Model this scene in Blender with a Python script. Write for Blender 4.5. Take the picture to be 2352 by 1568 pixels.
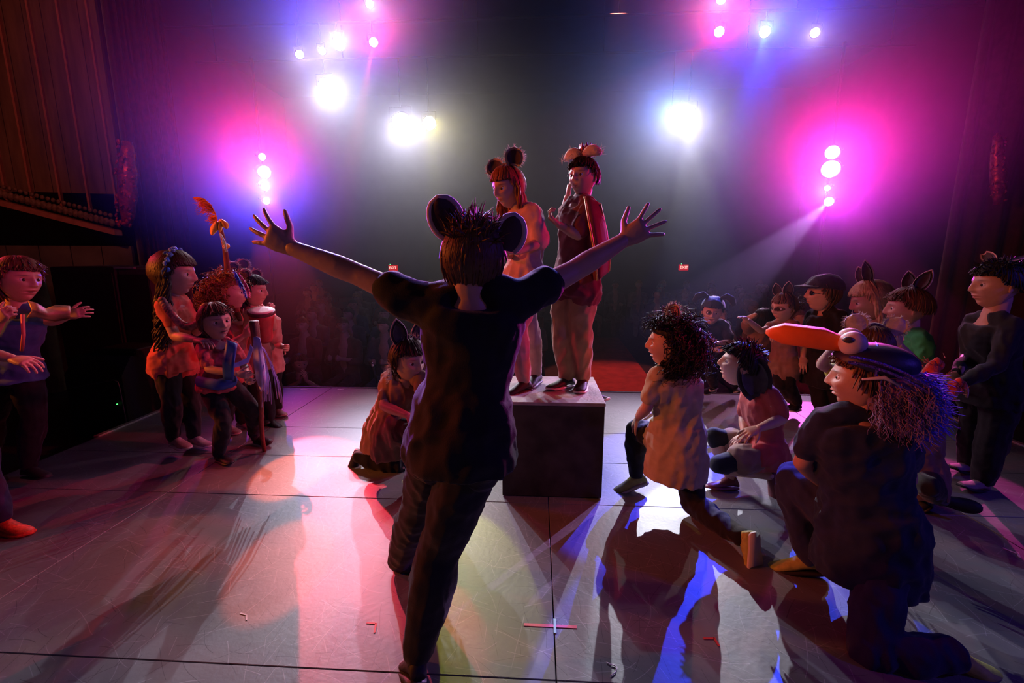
import bpy, math, random
import numpy as np
from mathutils import Vector, Matrix, Euler
random.seed(7); RNG = np.random.default_rng(7)
for o in list(bpy.data.objects): bpy.data.objects.remove(o)
SC = bpy.context.scene; COL = SC.collection
R = math.radians; PI = math.pi

# ---------------------------------------------------------------- camera
FPX, CAMH, PITCH, YAW = 1045.0, 1.46, R(10.5), R(3.2)
cd = bpy.data.cameras.new('camera'); cam = bpy.data.objects.new('camera', cd); COL.objects.link(cam)
cam.location = (0, 0, CAMH); cam.rotation_euler = (R(90)-PITCH, 0, YAW)
cd.sensor_width = 36; cd.lens = FPX*36/2352; cd.clip_start = .02; cd.clip_end = 200
SC.camera = cam
# ---------------------------------------------------------------- world, exposure
w = bpy.data.worlds.new('night'); SC.world = w; w.use_nodes = True
w.node_tree.nodes['Background'].inputs[0].default_value = (.10, .06, .16, 1)
w.node_tree.nodes['Background'].inputs[1].default_value = .02
SC.view_settings.view_transform = 'Standard'; SC.view_settings.look = 'None'
SC.view_settings.gamma = 1; SC.view_settings.exposure = 0.12
try: SC.view_settings.use_curve_mapping = False
except Exception: pass
SC.cycles.volume_bounces = 0
SC.cycles.max_bounces = 5; SC.cycles.diffuse_bounces = 2; SC.cycles.glossy_bounces = 2

# ---------------------------------------------------------------- picture -> place
def ray(px, py):
    x = (px-1176)/FPX; u = -(py-784)/FPX
    d = (x, math.cos(PITCH)+u*math.sin(PITCH), -math.sin(PITCH)+u*math.cos(PITCH))
    c, s = math.cos(YAW), math.sin(YAW)
    return Vector((c*d[0]-s*d[1], s*d[0]+c*d[1], d[2]))
def G(px, py, z=0.):
    d = ray(px, py); t = (z-CAMH)/d.z; return Vector((d.x*t, d.y*t, z))
def P(px, py, Y):
    d = ray(px, py); t = Y/d.y; return Vector((d.x*t, Y, CAMH+d.z*t))
def mpp(px, py, Y):                                     # metres per pixel there
    return (Y/ray(px, py).y)/FPX

# ---------------------------------------------------------------- materials
MATS = {}
def lin(c): return tuple((v/12.92 if v <= .04045 else ((v+.055)/1.055)**2.4) for v in c)
def mat(name, col, rough=.7, var=.25, scale=12., bump=.15, bscale=60., metal=0., spec=.4, sheen=0., sub=0., stretch=None, vcol=False, trans=0.):
    if name in MATS: return MATS[name]
    m = bpy.data.materials.new(name); m.use_nodes = True; nt = m.node_tree; b = nt.nodes['Principled BSDF']
    tc = nt.nodes.new('ShaderNodeTexCoord'); src = tc.outputs['Object']
    if stretch:
        mp = nt.nodes.new('ShaderNodeMapping'); mp.inputs['Scale'].default_value = stretch
        nt.links.new(src, mp.inputs[0]); src = mp.outputs[0]
    n = nt.nodes.new('ShaderNodeTexNoise'); n.inputs['Scale'].default_value = scale; n.inputs['Detail'].default_value = 5
    nt.links.new(src, n.inputs['Vector'])
    cr = nt.nodes.new('ShaderNodeMapRange'); cr.inputs['From Min'].default_value = .3; cr.inputs['From Max'].default_value = .7
    cr.inputs['To Min'].default_value = 1-var; cr.inputs['To Max'].default_value = 1+var
    nt.links.new(n.outputs[0], cr.inputs[0])
    mx = nt.nodes.new('ShaderNodeVectorMath'); mx.operation = 'SCALE'
    if vcol:
        at = nt.nodes.new('ShaderNodeAttribute'); at.attribute_name = 'Col'; nt.links.new(at.outputs['Color'], mx.inputs[0])
    else:
        mx.inputs[0].default_value = col[:3]
    nt.links.new(cr.outputs[0], mx.inputs['Scale']); nt.links.new(mx.outputs[0], b.inputs['Base Color'])
    b.inputs['Roughness'].default_value = rough; b.inputs['Metallic'].default_value = metal
    b.inputs['Specular IOR Level'].default_value = spec
    if sheen: b.inputs['Sheen Weight'].default_value = sheen; b.inputs['Sheen Roughness'].default_value = .4
    if trans: b.inputs['Transmission Weight'].default_value = trans
    if bump:
        n2 = nt.nodes.new('ShaderNodeTexNoise'); n2.inputs['Scale'].default_value = bscale; n2.inputs['Detail'].default_value = 3
        nt.links.new(src, n2.inputs['Vector'])
        bp = nt.nodes.new('ShaderNodeBump'); bp.inputs['Strength'].default_value = bump; bp.inputs['Distance'].default_value = .01
        nt.links.new(n2.outputs[0], bp.inputs['Height']); nt.links.new(bp.outputs[0], b.inputs['Normal'])
    MATS[name] = m; return m
def emis(name, col, s):
    if name in MATS: return MATS[name]
    m = bpy.data.materials.new(name); m.use_nodes = True; nt = m.node_tree
    b = nt.nodes['Principled BSDF']; b.inputs['Base Color'].default_value = (.02, .02, .02, 1)
    b.inputs['Emission Color'].default_value = (*col, 1); b.inputs['Emission Strength'].default_value = s
    m.cycles.emission_sampling = 'NONE'; MATS[name] = m; return m

# ---------------------------------------------------------------- objects
def tag(o, label=None, cat=None, group=None, kind=None):
    if label: o['label'] = label
    if cat: o['category'] = cat
    if group: o['group'] = group
    if kind: o['kind'] = kind
    return o
def empty(name, loc, label, cat, group=None):
    o = bpy.data.objects.new(name, None); COL.objects.link(o); o.location = loc; o.empty_display_size = .1
    return tag(o, label, cat, group)
def base_of(par):
    v = Vector((0, 0, 0))
    while par is not None: v = v + par.location; par = par.parent
    return v
def add(name, vs, fs, m, parent=None, smooth=True, kind=None, label=None):
    """vs in world coordinates; the object keeps its parent's base as origin"""
    me = bpy.data.meshes.new(name); vs = np.asarray(vs, dtype=float)
    if parent is not None: vs = vs - np.array(base_of(parent))[None, :]
    me.from_pydata(vs.tolist(), [], [list(map(int, f)) for f in fs]); me.update()
    if smooth: me.polygons.foreach_set('use_smooth', [True]*len(me.polygons))
    o = bpy.data.objects.new(name, me); COL.objects.link(o); o.parent = parent
    for mm in (m if isinstance(m, (list, tuple)) else [m]): me.materials.append(mm)
    return tag(o, label, None, None, kind)
class MB:
    def __init__(s): s.v = []; s.f = []; s.n = 0
    def put(s, v, f):
        v = np.asarray(v, float); s.v.append(v); s.f += [tuple(int(i)+s.n for i in q) for q in f]; s.n += len(v); return s
    def verts(s): return np.concatenate(s.v) if s.v else np.zeros((0, 3))
    def box(s, lo, hi, M=None, bev=0.):
        lo = np.array(lo, float); hi = np.array(hi, float)
        if bev <= 0:
            v = np.array([[(lo, hi)[i][0], (lo, hi)[j][1], (lo, hi)[k][2]] for i in (0, 1) for j in (0, 1) for k in (0, 1)])
            f = [(0, 1, 3, 2), (4, 6, 7, 5), (0, 4, 5, 1), (2, 3, 7, 6), (0, 2, 6, 4), (1, 5, 7, 3)]
        else:
            v = []; b = bev
            for k, (z, ins) in enumerate(((lo[2], b), (lo[2]+b, 0), (hi[2]-b, 0), (hi[2], b))):
                x0, x1, y0, y1 = lo[0]+ins, hi[0]-ins, lo[1]+ins, hi[1]-ins; c = b
                v += [(x0+c, y0, z), (x1-c, y0, z), (x1, y0+c, z), (x1, y1-c, z), (x1-c, y1, z), (x0+c, y1, z), (x0, y1-c, z), (x0, y0+c, z)]
            v = np.array(v); f = [tuple(range(7, -1, -1)), tuple(range(24, 32))]
            for k in range(3):
                for i in range(8): j = (i+1) % 8; f.append((k*8+i, k*8+j, k*8+8+j, k*8+8+i))
        if M is not None: v = v@np.array(M.to_3x3()).T+np.array(M.translation)
        return s.put(v, f)
    def tube(s, pts, rad, seg=8, cap=True, flat=None):
        """swept tube; rad scalar/list; flat = (normal vec, ratio) makes it strap-like"""
        pts = [Vector(p) for p in pts]; n = len(pts)
        if not hasattr(rad, '__len__'): rad = [rad]*n
        V = []; up = None
        for i, p in enumerate(pts):
            t = (pts[min(i+1, n-1)]-pts[max(i-1, 0)])
            t = t.normalized() if t.length > 1e-9 else Vector((0, 0, 1))
            if up is None: up = Vector((0, 0, 1)) if abs(t.z) < .9 else Vector((0, 1, 0))
            if flat is not None: up = Vector(flat[0])
            a = t.cross(up); a = a.normalized() if a.length > 1e-6 else t.orthogonal().normalized()
            b = a.cross(t).normalized()
            if flat is None: up = b
            q = 1 if flat is None else flat[1]
            for k in range(seg):
                an = 2*PI*k/seg; V.append(p+a*(math.cos(an)*rad[i])+b*(math.sin(an)*rad[i]*q))
        F = [(i*seg+k, i*seg+(k+1) % seg, (i+1)*seg+(k+1) % seg, (i+1)*seg+k) for i in range(n-1) for k in range(seg)]
        if cap: F += [tuple(range(seg-1, -1, -1)), tuple(range((n-1)*seg, n*seg))]
        return s.put([tuple(v) for v in V], F)
    def lathe(s, prof, seg=20, M=None):
        V = []; F = []
        for r, z in prof:
            for k in range(seg): a = 2*PI*k/seg; V.append((r*math.cos(a), r*math.sin(a), z))
        n = len(prof)
        for i in range(n-1):
            for k in range(seg): F.append((i*seg+k, i*seg+(k+1) % seg, (i+1)*seg+(k+1) % seg, (i+1)*seg+k))
        F += [tuple(range(seg-1, -1, -1)), tuple(range((n-1)*seg, n*seg))]
        V = np.array(V)
        if M is not None: V = V@np.array(M.to_3x3()).T+np.array(M.translation)
        return s.put(V, F)
    def ell(s, c, r, M3=None, nu=14, nv=9):
        V = []; F = []
        for j in range(nv+1):
            th = PI*j/nv
            for i in range(nu): ph = 2*PI*i/nu; V.append((math.sin(th)*math.cos(ph)*r[0], math.sin(th)*math.sin(ph)*r[1], math.cos(th)*r[2]))
        for j in range(nv):
            for i in range(nu): F.append((j*nu+i, (j+1)*nu+i, (j+1)*nu+(i+1) % nu, j*nu+(i+1) % nu))
        V = np.array(V)
        if M3 is not None: V = V@np.array(M3).T
        return s.put(V+np.array(c, float), F)
    def build(s, name, m, parent=None, smooth=True, **k): return add(name, s.verts(), s.f, m, parent, smooth, **k)
def frame(z, x=None):
    """3x3 matrix whose z axis is z"""
    z = Vector(z).normalized(); x = Vector(x) if x is not None else (Vector((1, 0, 0)) if abs(z.x) < .9 else Vector((0, 1, 0)))
    y = z.cross(x).normalized(); x = y.cross(z).normalized()
    return Matrix((x, y, z)).transposed()

# ---------------------------------------------------------------- haze and stage lighting
HAZE_DENS, HAZE_G = .0075, .80
def haze():
    m = bpy.data.materials.new('theatre haze'); m.use_nodes = True; nt = m.node_tree
    nt.nodes.remove(nt.nodes['Principled BSDF'])
    v = nt.nodes.new('ShaderNodeVolumeScatter'); v.inputs['Density'].default_value = HAZE_DENS
    v.inputs['Anisotropy'].default_value = HAZE_G; v.inputs['Color'].default_value = (1, 1, 1, 1)
    nt.links.new(v.outputs[0], nt.nodes['Material Output'].inputs['Volume'])
    b = MB().box((-12.25, 3.45, -1.45), (12.25, 22.70, 8.95))
    o = b.build('haze', m, smooth=False); tag(o, 'thin theatre haze hanging over the seats and glowing around the lamps', 'haze', kind='stuff')
BLACKM = mat('black painted steel', (.012, .012, .013), .45, .2, bump=.05)
LIGHTS = [  # px, py, Y, lens radius px, colour, power, cone deg, label
 (748, 198, 11.0, 16, (.74, .78, 1), 1.4, 27, 'bright white spotlight below the blue lamp, upper left'),
 (922, 283, 11.0, 22, (.78, .74, 1), 1.5, 27, 'largest white spotlight, left of the yellow edged lamp'),
 (986, 283, 11.0, 15, (1, .9, .15), 0.32, 27, 'yellow edged spotlight beside the largest white one'),
 (1580, 262, 11.0, 17, (.85, .80, 1), 1.5, 27, 'white spotlight on the right beside a small blue lamp'),
 (1542, 265, 11.0, 8, (.05, .2, 1), 1.8, 40, 'small blue lamp close beside the right hand white spotlight'),
 (778, 100, 9.0, 14, (.06, .08, 1), 5.5, 46, 'blue white lamp in the upper left row, left of the red lamp'),
 (740, 117, 9.0, 8, (1, .8, .75), .12, 40, 'small pale round lamp just left of the upper blue lamp'),
 (688, 125, 9.0, 9, (1, .8, .6), .12, 40, 'leftmost small warm lamp of the upper left row'),
 (858, 97, 9.0, 10, (1, .01, .03), 1.9, 44, 'red lamp in the upper left row'),
 (849, 9, 9.0, 9, (.9, .95, 1), .15, 40, 'small white lamp at the top edge above the left red lamp'),
 (1652, 73, 9.0, 11, (1, .01, .01), 2.1, 44, 'red lamp in the upper right row'),
 (1757, 73, 9.0, 12, (.02, .05, 1), 7.0, 46, 'blue lamp in the upper right row'),
 (1872, 75, 9.0, 10, (1, .75, .7), .12, 40, 'rightmost small warm lamp of the upper right row'),
 (1657, -2, 9.0, 10, (.9, 1, .95), .1, 40, 'small white lamp cut by the top edge above the right red lamp'),
 (602, 360, 8.6, 8, (1, .0, .0), 3.0, 50, 'topmost small red lamp of the left side tower'),
 (607, 395, 8.6, 14, (1, .10, .03), .9, 50, 'large orange white lamp of the left side tower'),
 (609, 428, 8.6, 9, (.05, .10, 1), 3.0, 50, 'upper blue lamp of the left side tower'),
 (612, 461, 8.6, 8, (.03, .04, 1), 3.4, 50, 'lowest blue lamp of the left side tower'),
 (1912, 350, 8.6, 15, (1, .02, .30), 2.4, 50, 'upper large pink lamp of the right side tower'),
 (1908, 388, 8.6, 19, (1, .03, .5), 3.0, 50, 'lower and largest pink lamp of the right side tower'),
 (1900, 432, 8.6, 6, (.9, .8, 1), .1, 50, 'tiny white lamp of the right side tower'),
 (1904, 463, 8.6, 10, (.7, .01, 1), 2.0, 50, 'lowest violet lamp of the right side tower')]
POWER = 760.
def spot(name, loc, target, col, power, deg, rad=.08, blend=.25, parent=None):
    l = bpy.data.lights.new(name, 'SPOT'); l.color = col; l.energy = power; l.spot_size = R(deg); l.spot_blend = blend if deg != 27 else .55
    l.shadow_soft_size = rad; o = bpy.data.objects.new(name, l); COL.objects.link(o)
    d = Vector(target)-Vector(loc); q = d.to_track_quat('-Z', 'Y').to_euler()
    o.rotation_euler = q; o.location = Vector(loc)-(base_of(parent) if parent else Vector((0, 0, 0))); o.parent = parent
    return o
AIM = Vector((.25, 2.1, .7)); HIGH = Vector((0, -1.2, 3.0)); WASH = (.5, .10, .03, .035)
TOWERX = [P(604, 410, 9.2).x, P(1904, 400, 9.2).x]
PIPEZ = [P(748, 198, 11).z+.62, P(780, 100, 9).z+.42, P(849, 0, 9).z+.40]
def stage_lights():
    for px, py, Y, rp, col, pw, deg, lab in LIGHTS:
        p = P(px, py, Y); r = rp*mpp(px, py, Y); d = (AIM-p).normalized()
        t = empty('stage_light', p, lab, 'stage light')
        M = frame(d).to_4x4(); M.translation = p
        MB().lathe([(r*.5, -.42), (r*.8, -.40), (r*.85, -.22), (r*1.02, -.18), (r*1.12, -.02), (r*1.12, .02), (r*1.0, .02), (r*1.0, -.01)], 20, M).build('housing', BLACKM, t)
        white = tuple(.35+.65*c for c in col)
        MB().lathe([(r*.02, .012), (r*.6, .008), (r*.99, -.004), (r*.99, -.02)], 20, M).build('lens', emis('lens glow %d' % int(px), white, 9), t)
        y = MB(); xs = Vector(M.to_3x3().col[0]); bk = p-d*.2
        if 500 < px < 640 or px > 1890:                                  # towers: an arm reaches back to the pole
            pole = Vector((TOWERX[px > 1000], 9.2, p.z))
            y.tube([bk+xs*(r*.95), bk-d*.28+xs*(r*.95), bk-d*.28-xs*(r*.95), bk-xs*(r*.95)], .010, 6); y.build('yoke', BLACKM, t)
            MB().tube([bk-d*.28, pole], .014, 6).build('clamp', BLACKM, t)
        else:
            zp = PIPEZ[0 if Y > 10 else (2 if py < 20 else 1)]
            y.tube([bk+xs*(r*1.12), bk+xs*(r*1.12)+Vector((0, 0, r*1.5)), bk-xs*(r*1.12)+Vector((0, 0, r*1.5)), bk-xs*(r*1.12)], .010, 6); y.build('yoke', BLACKM, t)
            MB().tube([bk+Vector((0, 0, r*1.5)), Vector((bk.x, bk.y, zp))], .016, 8).build('clamp', BLACKM, t)
        if deg == 27 or pw < .2:
            spot('lamp', p+d*.04, AIM+Vector((random.uniform(-.3, .3), 0, 0)), col, pw*POWER*1.6, deg, rad=.03, parent=t)
        else:                                                            # gelled lamp: its hot centre goes high over the deck, its spill washes the floor
            spot('lamp', p+d*.04, HIGH, col, pw*POWER, 34 if Y < 8.8 or col[0] < .2 else 28, rad=.03, blend=.6, parent=t)
            spot('lamp', p+d*.04, AIM, col, pw*POWER*WASH[0 if col[1] > .3 else (1 if col[0] > .8 and col[2] < .2 else (2 if col[0] < .3 else 3))], 44, rad=.03, blend=.5, parent=t)
haze(); stage_lights()
# extra spots added at the lamps' positions: small gelled pools on the deck
for (px, py, Y), (gx, gy), col, pw, deg in (
 ((858, 97, 9.0), (668, 1085), (1, .11, .0), 1700, 3.4), ((858, 97, 9.0), (650, 1290), (1, .08, .0), 900, 3.0), ((607, 395, 8.6), (745, 1180), (1, .08, .12), 900, 8.5), ((602, 360, 8.6), (890, 1200), (1, .0, .0), 420, 5),
 ((1757, 73, 9.0), (1475, 1090), (.02, .05, 1), 1500, 8), ((1757, 73, 9.0), (1560, 1500), (.02, .05, 1), 1100, 6), ((1757, 73, 9.0), (1920, 1490), (.03, .08, 1), 1000, 5),
 ((986, 283, 11.0), (1085, 1350), (.8, .85, .05), 340, 3.2), ((1908, 388, 8.6), (1870, 960), (1, .05, .7), 380, 6), ((1908, 388, 8.6), (2330, 1250), (1, .04, .45), 420, 9), ((1652, 73, 9.0), (170, 1230), (1, .0, .02), 330, 11), ((1904, 463, 8.6), (800, 1450), (.65, .35, 1), 650, 7), ((1580, 262, 11.0), (1660, 1380), (.85, .9, 1), 500, 6)):
    p = P(px, py, Y); spot('lamp', p+(G(gx, gy)-p).normalized()*.06, G(gx, gy), col, pw*4.2, deg, .02, .15)
# out of view: left wing lamps, and fill lights added to brighten people and hall
def fill(name, loc, target, col, power, size):
    l = bpy.data.lights.new(name, 'AREA'); l.color = col; l.energy = power; l.shape = 'DISK'; l.size = size
    o = bpy.data.objects.new(name, l); COL.objects.link(o); o.location = loc
    o.rotation_euler = (Vector(target)-Vector(loc)).to_track_quat('-Z', 'Y').to_euler(); return o
fill('upstage_fill', (.5, -2.8, 5.5), (0, 3, .5), (1, .78, .55), 3, 1.6)  # added warm fill behind the camera that lifts the backs
spot('wing_fill', (-6.5, 1.2, 2.6), (2.2, 3.4, .9), (1, .20, .02), 700, 42, .1)
spot('wing_fill', (-6.2, 3.0, 3.6), (2.2, 3.2, .6), (1, .03, .10), 420, 50, .1)
spot('wing_fill', (6.2, 2.9, 3.4), (-2.8, 3.1, 1.0), (1, .01, .05), 1000, 26, .1)  # added red fill for the left group's faces
spot('aisle_fill', (1.4, 9.1, 6.6), (1.4, 8.5, -.85), (1, .22, .16), 1500, 22, .05)  # added spot that brightens the red carpet
spot('wing_fill', (-4.2, 1.5, 4.8), (-6.9, 6.3, 4.2), (1, .22, .12), 170, 62, .1)  # added warm fill that lifts the left wall and its battens
spot('wing_fill', (5.2, .2, 3.0), (1.6, 2.0, .8), (.12, .05, 1), 140, 50, .1)  # dim violet fill from the right, no lamp in view
# ================================================================ the setting
def floor_mat():
    m = bpy.data.materials.new('worn grey stage paint'); m.use_nodes = True; nt = m.node_tree; b = nt.nodes['Principled BSDF']
    N = nt.nodes.new; L = nt.links.new
    geo = N('ShaderNodeNewGeometry')
    n1 = N('ShaderNodeTexNoise'); n1.inputs['Scale'].default_value = 1.3; n1.inputs['Detail'].default_value = 8; L(geo.outputs['Position'], n1.inputs['Vector'])
    n2 = N('ShaderNodeTexNoise'); n2.inputs['Scale'].default_value = 45; n2.inputs['Detail'].default_value = 4; L(geo.outputs['Position'], n2.inputs['Vector'])
    cr = N('ShaderNodeValToRGB'); cr.color_ramp.elements[0].position = .3; cr.color_ramp.elements[0].color = (.10, .10, .105, 1)
    cr.color_ramp.elements[1].position = .7; cr.color_ramp.elements[1].color = (.21, .21, .21, 1); L(n1.outputs[0], cr.inputs[0])
    last = cr.outputs[0]; hgt = None
    # scuffs: short straight strokes, laid out in random cells of rotated grids and bent a little by noise
    def M_(op, a_, b_=None, c_=None):
        n = N('ShaderNodeMath'); n.operation = op
        for i, q in enumerate((a_, b_, c_)):
            if q is None: continue
            if isinstance(q, (int, float)): n.inputs[i].default_value = q
            else: L(q, n.inputs[i])
        return n.outputs[0]
    nb = N('ShaderNodeTexNoise'); nb.inputs['Scale'].default_value = 2.2; nb.inputs['Detail'].default_value = 1; L(geo.outputs['Position'], nb.inputs['Vector'])
    for k in range(9):
        ang = k*.41+.2; col = (.03, .025, .03) if k % 2 else (.38, .37, .39); fx, fy = 3.4+.8*(k % 4), 12+2.3*(k % 5)
        mp = N('ShaderNodeMapping'); mp.inputs['Rotation'].default_value = (0, 0, ang); mp.inputs['Location'].default_value = (k*3.7, k*1.3, 0); L(geo.outputs['Position'], mp.inputs[0])
        sx = N('ShaderNodeSeparateXYZ'); L(mp.outputs[0], sx.inputs[0])
        yy = M_('ADD', M_('MULTIPLY', sx.outputs[1], fy), M_('MULTIPLY', nb.outputs[0], fy*.22)); row = M_('FLOOR', yy)
        w1 = N('ShaderNodeTexWhiteNoise'); w1.noise_dimensions = '1D'; L(row, w1.inputs['W'])
        xx = M_('ADD', M_('MULTIPLY', sx.outputs[0], fx), M_('MULTIPLY', w1.outputs[0], 9.)); colx = M_('FLOOR', xx)
        cb = N('ShaderNodeCombineXYZ'); L(row, cb.inputs[0]); L(colx, cb.inputs[1]); w2 = N('ShaderNodeTexWhiteNoise'); w2.noise_dimensions = '3D'; L(cb.outputs[0], w2.inputs['Vector'])
        sc2 = N('ShaderNodeSeparateColor'); L(w2.outputs['Color'], sc2.inputs[0])
        fy_ = M_('SUBTRACT', M_('FRACT', yy), M_('MULTIPLY_ADD', sc2.outputs[0], .7, .15)); slant = M_('MULTIPLY', M_('SUBTRACT', M_('FRACT', xx), .5), .25)
        dist = M_('ABSOLUTE', M_('ADD', fy_, slant)); fx_ = M_('FRACT', xx)
        ln_ = M_('MULTIPLY', M_('LESS_THAN', dist, .0011*fy), M_('MULTIPLY', M_('GREATER_THAN', w2.outputs[0], .62), M_('LESS_THAN', fx_, M_('MULTIPLY_ADD', sc2.outputs[1], .6, .25))))
        mx = N('ShaderNodeMix'); mx.data_type = 'RGBA'; L(M_('MULTIPLY', ln_, .5), mx.inputs[0]); L(last, mx.inputs[6]); mx.inputs[7].default_value = (*col, 1)
        last = mx.outputs[2]
    L(last, b.inputs['Base Color'])
    rr = N('ShaderNodeMapRange'); rr.inputs['To Min'].default_value = .36; rr.inputs['To Max'].default_value = .55; L(n1.outputs[0], rr.inputs[0]); L(rr.outputs[0], b.inputs['Roughness'])
    b.inputs['Specular IOR Level'].default_value = .5
    bp = N('ShaderNodeBump'); bp.inputs['Strength'].default_value = .25; bp.inputs['Distance'].default_value = .003; L(n2.outputs[0], bp.inputs['Height']); L(bp.outputs[0], b.inputs['Normal'])
    return m
FLOORM = floor_mat()
DARK = mat('black masking', (.012, .010, .012), .9, .3, 3.)
DECK = mat('black stage underlay', (.01, .01, .01), .9)
SX0, SX1, SY1 = -3.62, 3.84, 4.88
fl = bpy.data.objects.new('floor', None); COL.objects.link(fl); tag(fl, kind='structure')
MB().box((SX0+.01, -3, -.12), (SX1-.01, SY1-.012, -.022)).build('underlay', DECK, fl, smooth=False)
rows = [-3, -1.08, .14, 1.36, 2.53, 3.10, 3.67, SY1]; xs = [[SX0, -2.32, .08, 2.48, SX1], [SX0, -1.12, .08, 1.28, SX1]]
for i in range(len(rows)-1):
    cols = [SX0, -2.32, .08, 2.48, SX1]
    for j in range(4):
        dz = random.uniform(-.0012, 0)
        MB().box((cols[j]+.0022, rows[i]+.0022, -.022), (cols[j+1]-.0022, rows[i+1]-.0022, dz), bev=.0016).build('panel', FLOORM, fl, smooth=False)
TRIM = mat('pale aluminium edge', (.6, .6, .58), .35, .2, metal=.6)
for k, (x, y0, y1) in enumerate(((SX0, 3.35, 4.2), (SX1, 3.3, 4.3))):
    tag(MB().box((x-.03, y0, -.02), (x+.02, y1, .012), bev=.004).build('trim_%d' % (k+1), TRIM, smooth=False), kind='structure')
tag(MB().box((SX0, SY1-.012, -.6), (SX1, SY1+.01, .006)).build('trim_3', mat('stage lip', (.10, .10, .10), .5), smooth=False), kind='structure')
tag(MB().box((SX0, SY1-.06, -1.0), (SX1, SY1-.02, -.12)).build('trim_4', DARK, smooth=False), kind='structure')
# wing floors beside the deck
WING = mat('dark wing floor', (.02, .018, .016), .6, .5, 2.)
tag(MB().box((-12, -3, -.30), (SX0-.03, 6, -.16)).build('floor_wing_left', WING, smooth=False), kind='structure')
tag(MB().box((SX1+.03, -3, -.30), (12, 6, -.16)).build('floor_wing_right', WING, smooth=False), kind='structure')
# house floor, aisle
HZ = -1.0
tag(MB().put([(-12, SY1-.1, HZ), (12, SY1-.1, HZ), (12, 23, HZ+.9), (-12, 23, HZ+.9)], [(0, 1, 2, 3)]).build('floor_house', mat('dark house floor', (.03, .012, .012), .9), smooth=False), kind='structure')
def hz(y): return HZ+.9*(y-4.78)/18.22
AI = mat('red aisle carpet', (.30, .035, .03), .95, .25, 6., bump=.3, bscale=200)
a = MB(); a.put([(.55, 5.0, hz(5)+.01), (2.15, 5.0, hz(5)+.01), (2.15, 12, hz(12)+.01), (.55, 12, hz(12)+.01), (.55, 5.0, hz(5)-.02), (2.15, 5.0, hz(5)-.02), (2.15, 12, hz(12)-.02), (.55, 12, hz(12)-.02)], [(0, 1, 2, 3), (7, 6, 5, 4), (0, 4, 5, 1), (3, 2, 6, 7), (0, 3, 7, 4), (1, 5, 6, 2)])
tag(a.build('aisle_carpet', AI, smooth=False), 'red carpet runner of the aisle beyond the stage lip, right of the box', 'carpet')
# shell
WALLM = mat('dark plaster', (.018, .014, .022), .9, .3, 2.)
tag(MB().box((-12.5, 23, -1.5), (12.5, 23.3, 9.2)).build('wall_back', WALLM, smooth=False), kind='structure')
tag(MB().box((-12.6, -3.4, -1.6), (-12.3, 23.3, 9.2)).build('wall_left', WALLM, smooth=False), kind='structure')
tag(MB().box((12.3, -3.4, -1.6), (12.6, 23.3, 9.2)).build('wall_right', WALLM, smooth=False), kind='structure')
tag(MB().box((-12.6, -3.6, -1.6), (12.6, -3.4, 9.2)).build('wall_rear', DARK, smooth=False), kind='structure')
tag(MB().box((-12.6, -3.6, 9.0), (12.6, 23.3, 9.3)).build('ceiling', WALLM, smooth=False), kind='structure')
# lighting pipes and towers that carry the lamps
PIPE = mat('black pipe', (.015, .015, .016), .5, .1)
for Y, z0, lab in ((9.18, PIPEZ[1], 'black lighting pipe across the hall carrying the red and blue upper lamps'), (9.18, PIPEZ[2], 'topmost black lighting pipe carrying the two small white lamps'), (11.18, PIPEZ[0], 'black lighting pipe further back carrying the white spotlights')):
    t = empty('lighting_pipe', (0, Y, z0), lab, 'pipe')
    b = MB(); b.tube([(-8, Y, z0), (8, Y, z0)], .03, 8); b.build('pipe', PIPE, t)
    for hx in (-7.5, -4.5, -1.4, 1.4, 4.5, 7.5): MB().tube([(hx, Y, z0), (hx, Y, 9.02)], .012, 6).build('hanger', PIPE, t)
for k, lab in enumerate(('black vertical lighting tower on the left holding red and blue lamps', 'black vertical lighting tower on the right holding pink lamps')):
    b = MB(); x = TOWERX[k]; b.tube([(x, 9.2, hz(9.2)), (x, 9.2, 5.2)], .03, 8); t = empty('lighting_tower', (x, 9.2, hz(9.2)), lab, 'pole')
    b.build('pole', PIPE, t); MB().lathe([(.3, 0), (.3, .03), (.05, .05), (.04, .12)], 16, Matrix.Translation((x, 9.2, hz(9.2)))).build('base', PIPE, t)
# exit signs
def text_part(name, s, M, size, m, parent, ext=.002):
    c = bpy.data.curves.new(name, 'FONT'); c.body = s; c.size = size; c.extrude = ext; c.align_x = 'CENTER'; c.align_y = 'CENTER'; c.resolution_u = 3
    o = bpy.data.objects.new(name, c); COL.objects.link(o); dg = bpy.context.evaluated_depsgraph_get()
    me = bpy.data.meshes.new_from_object(o.evaluated_get(dg)); bpy.data.objects.remove(o)
    vs = np.array([M@v.co for v in me.vertices]); fs = [tuple(p.vertices) for p in me.polygons]
    return add(name, vs, fs, m, parent, smooth=False)
for px, py, side in ((902, 615, 'left'), (1571, 614, 'right')):
    p = P(px, py, 22.88); t = empty('exit_sign', p, 'glowing red EXIT sign on the far wall, %s of the performers on the box' % side if side == 'left' else 'glowing red EXIT sign far behind the curly haired girl', 'sign')
    MB().box(tuple(p+Vector((-.22, 0, -.14))), tuple(p+Vector((.22, .13, .14))), bev=.01).build('case', emis('exit red', (1, .005, .008), .5), t, smooth=False)
    M = Matrix.Translation(p+Vector((0, -.012, 0)))@Matrix.Rotation(R(90), 4, 'X')
    text_part('lettering', 'EXIT', M, .19, emis('exit letters', (1, .45, .38), 2.2), t)
    MB().ell(p+Vector((-.13, 0, .17)), (.02, .02, .02)).build('indicator', emis('exit green', (.1, 1, .3), 2.), t)
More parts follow.
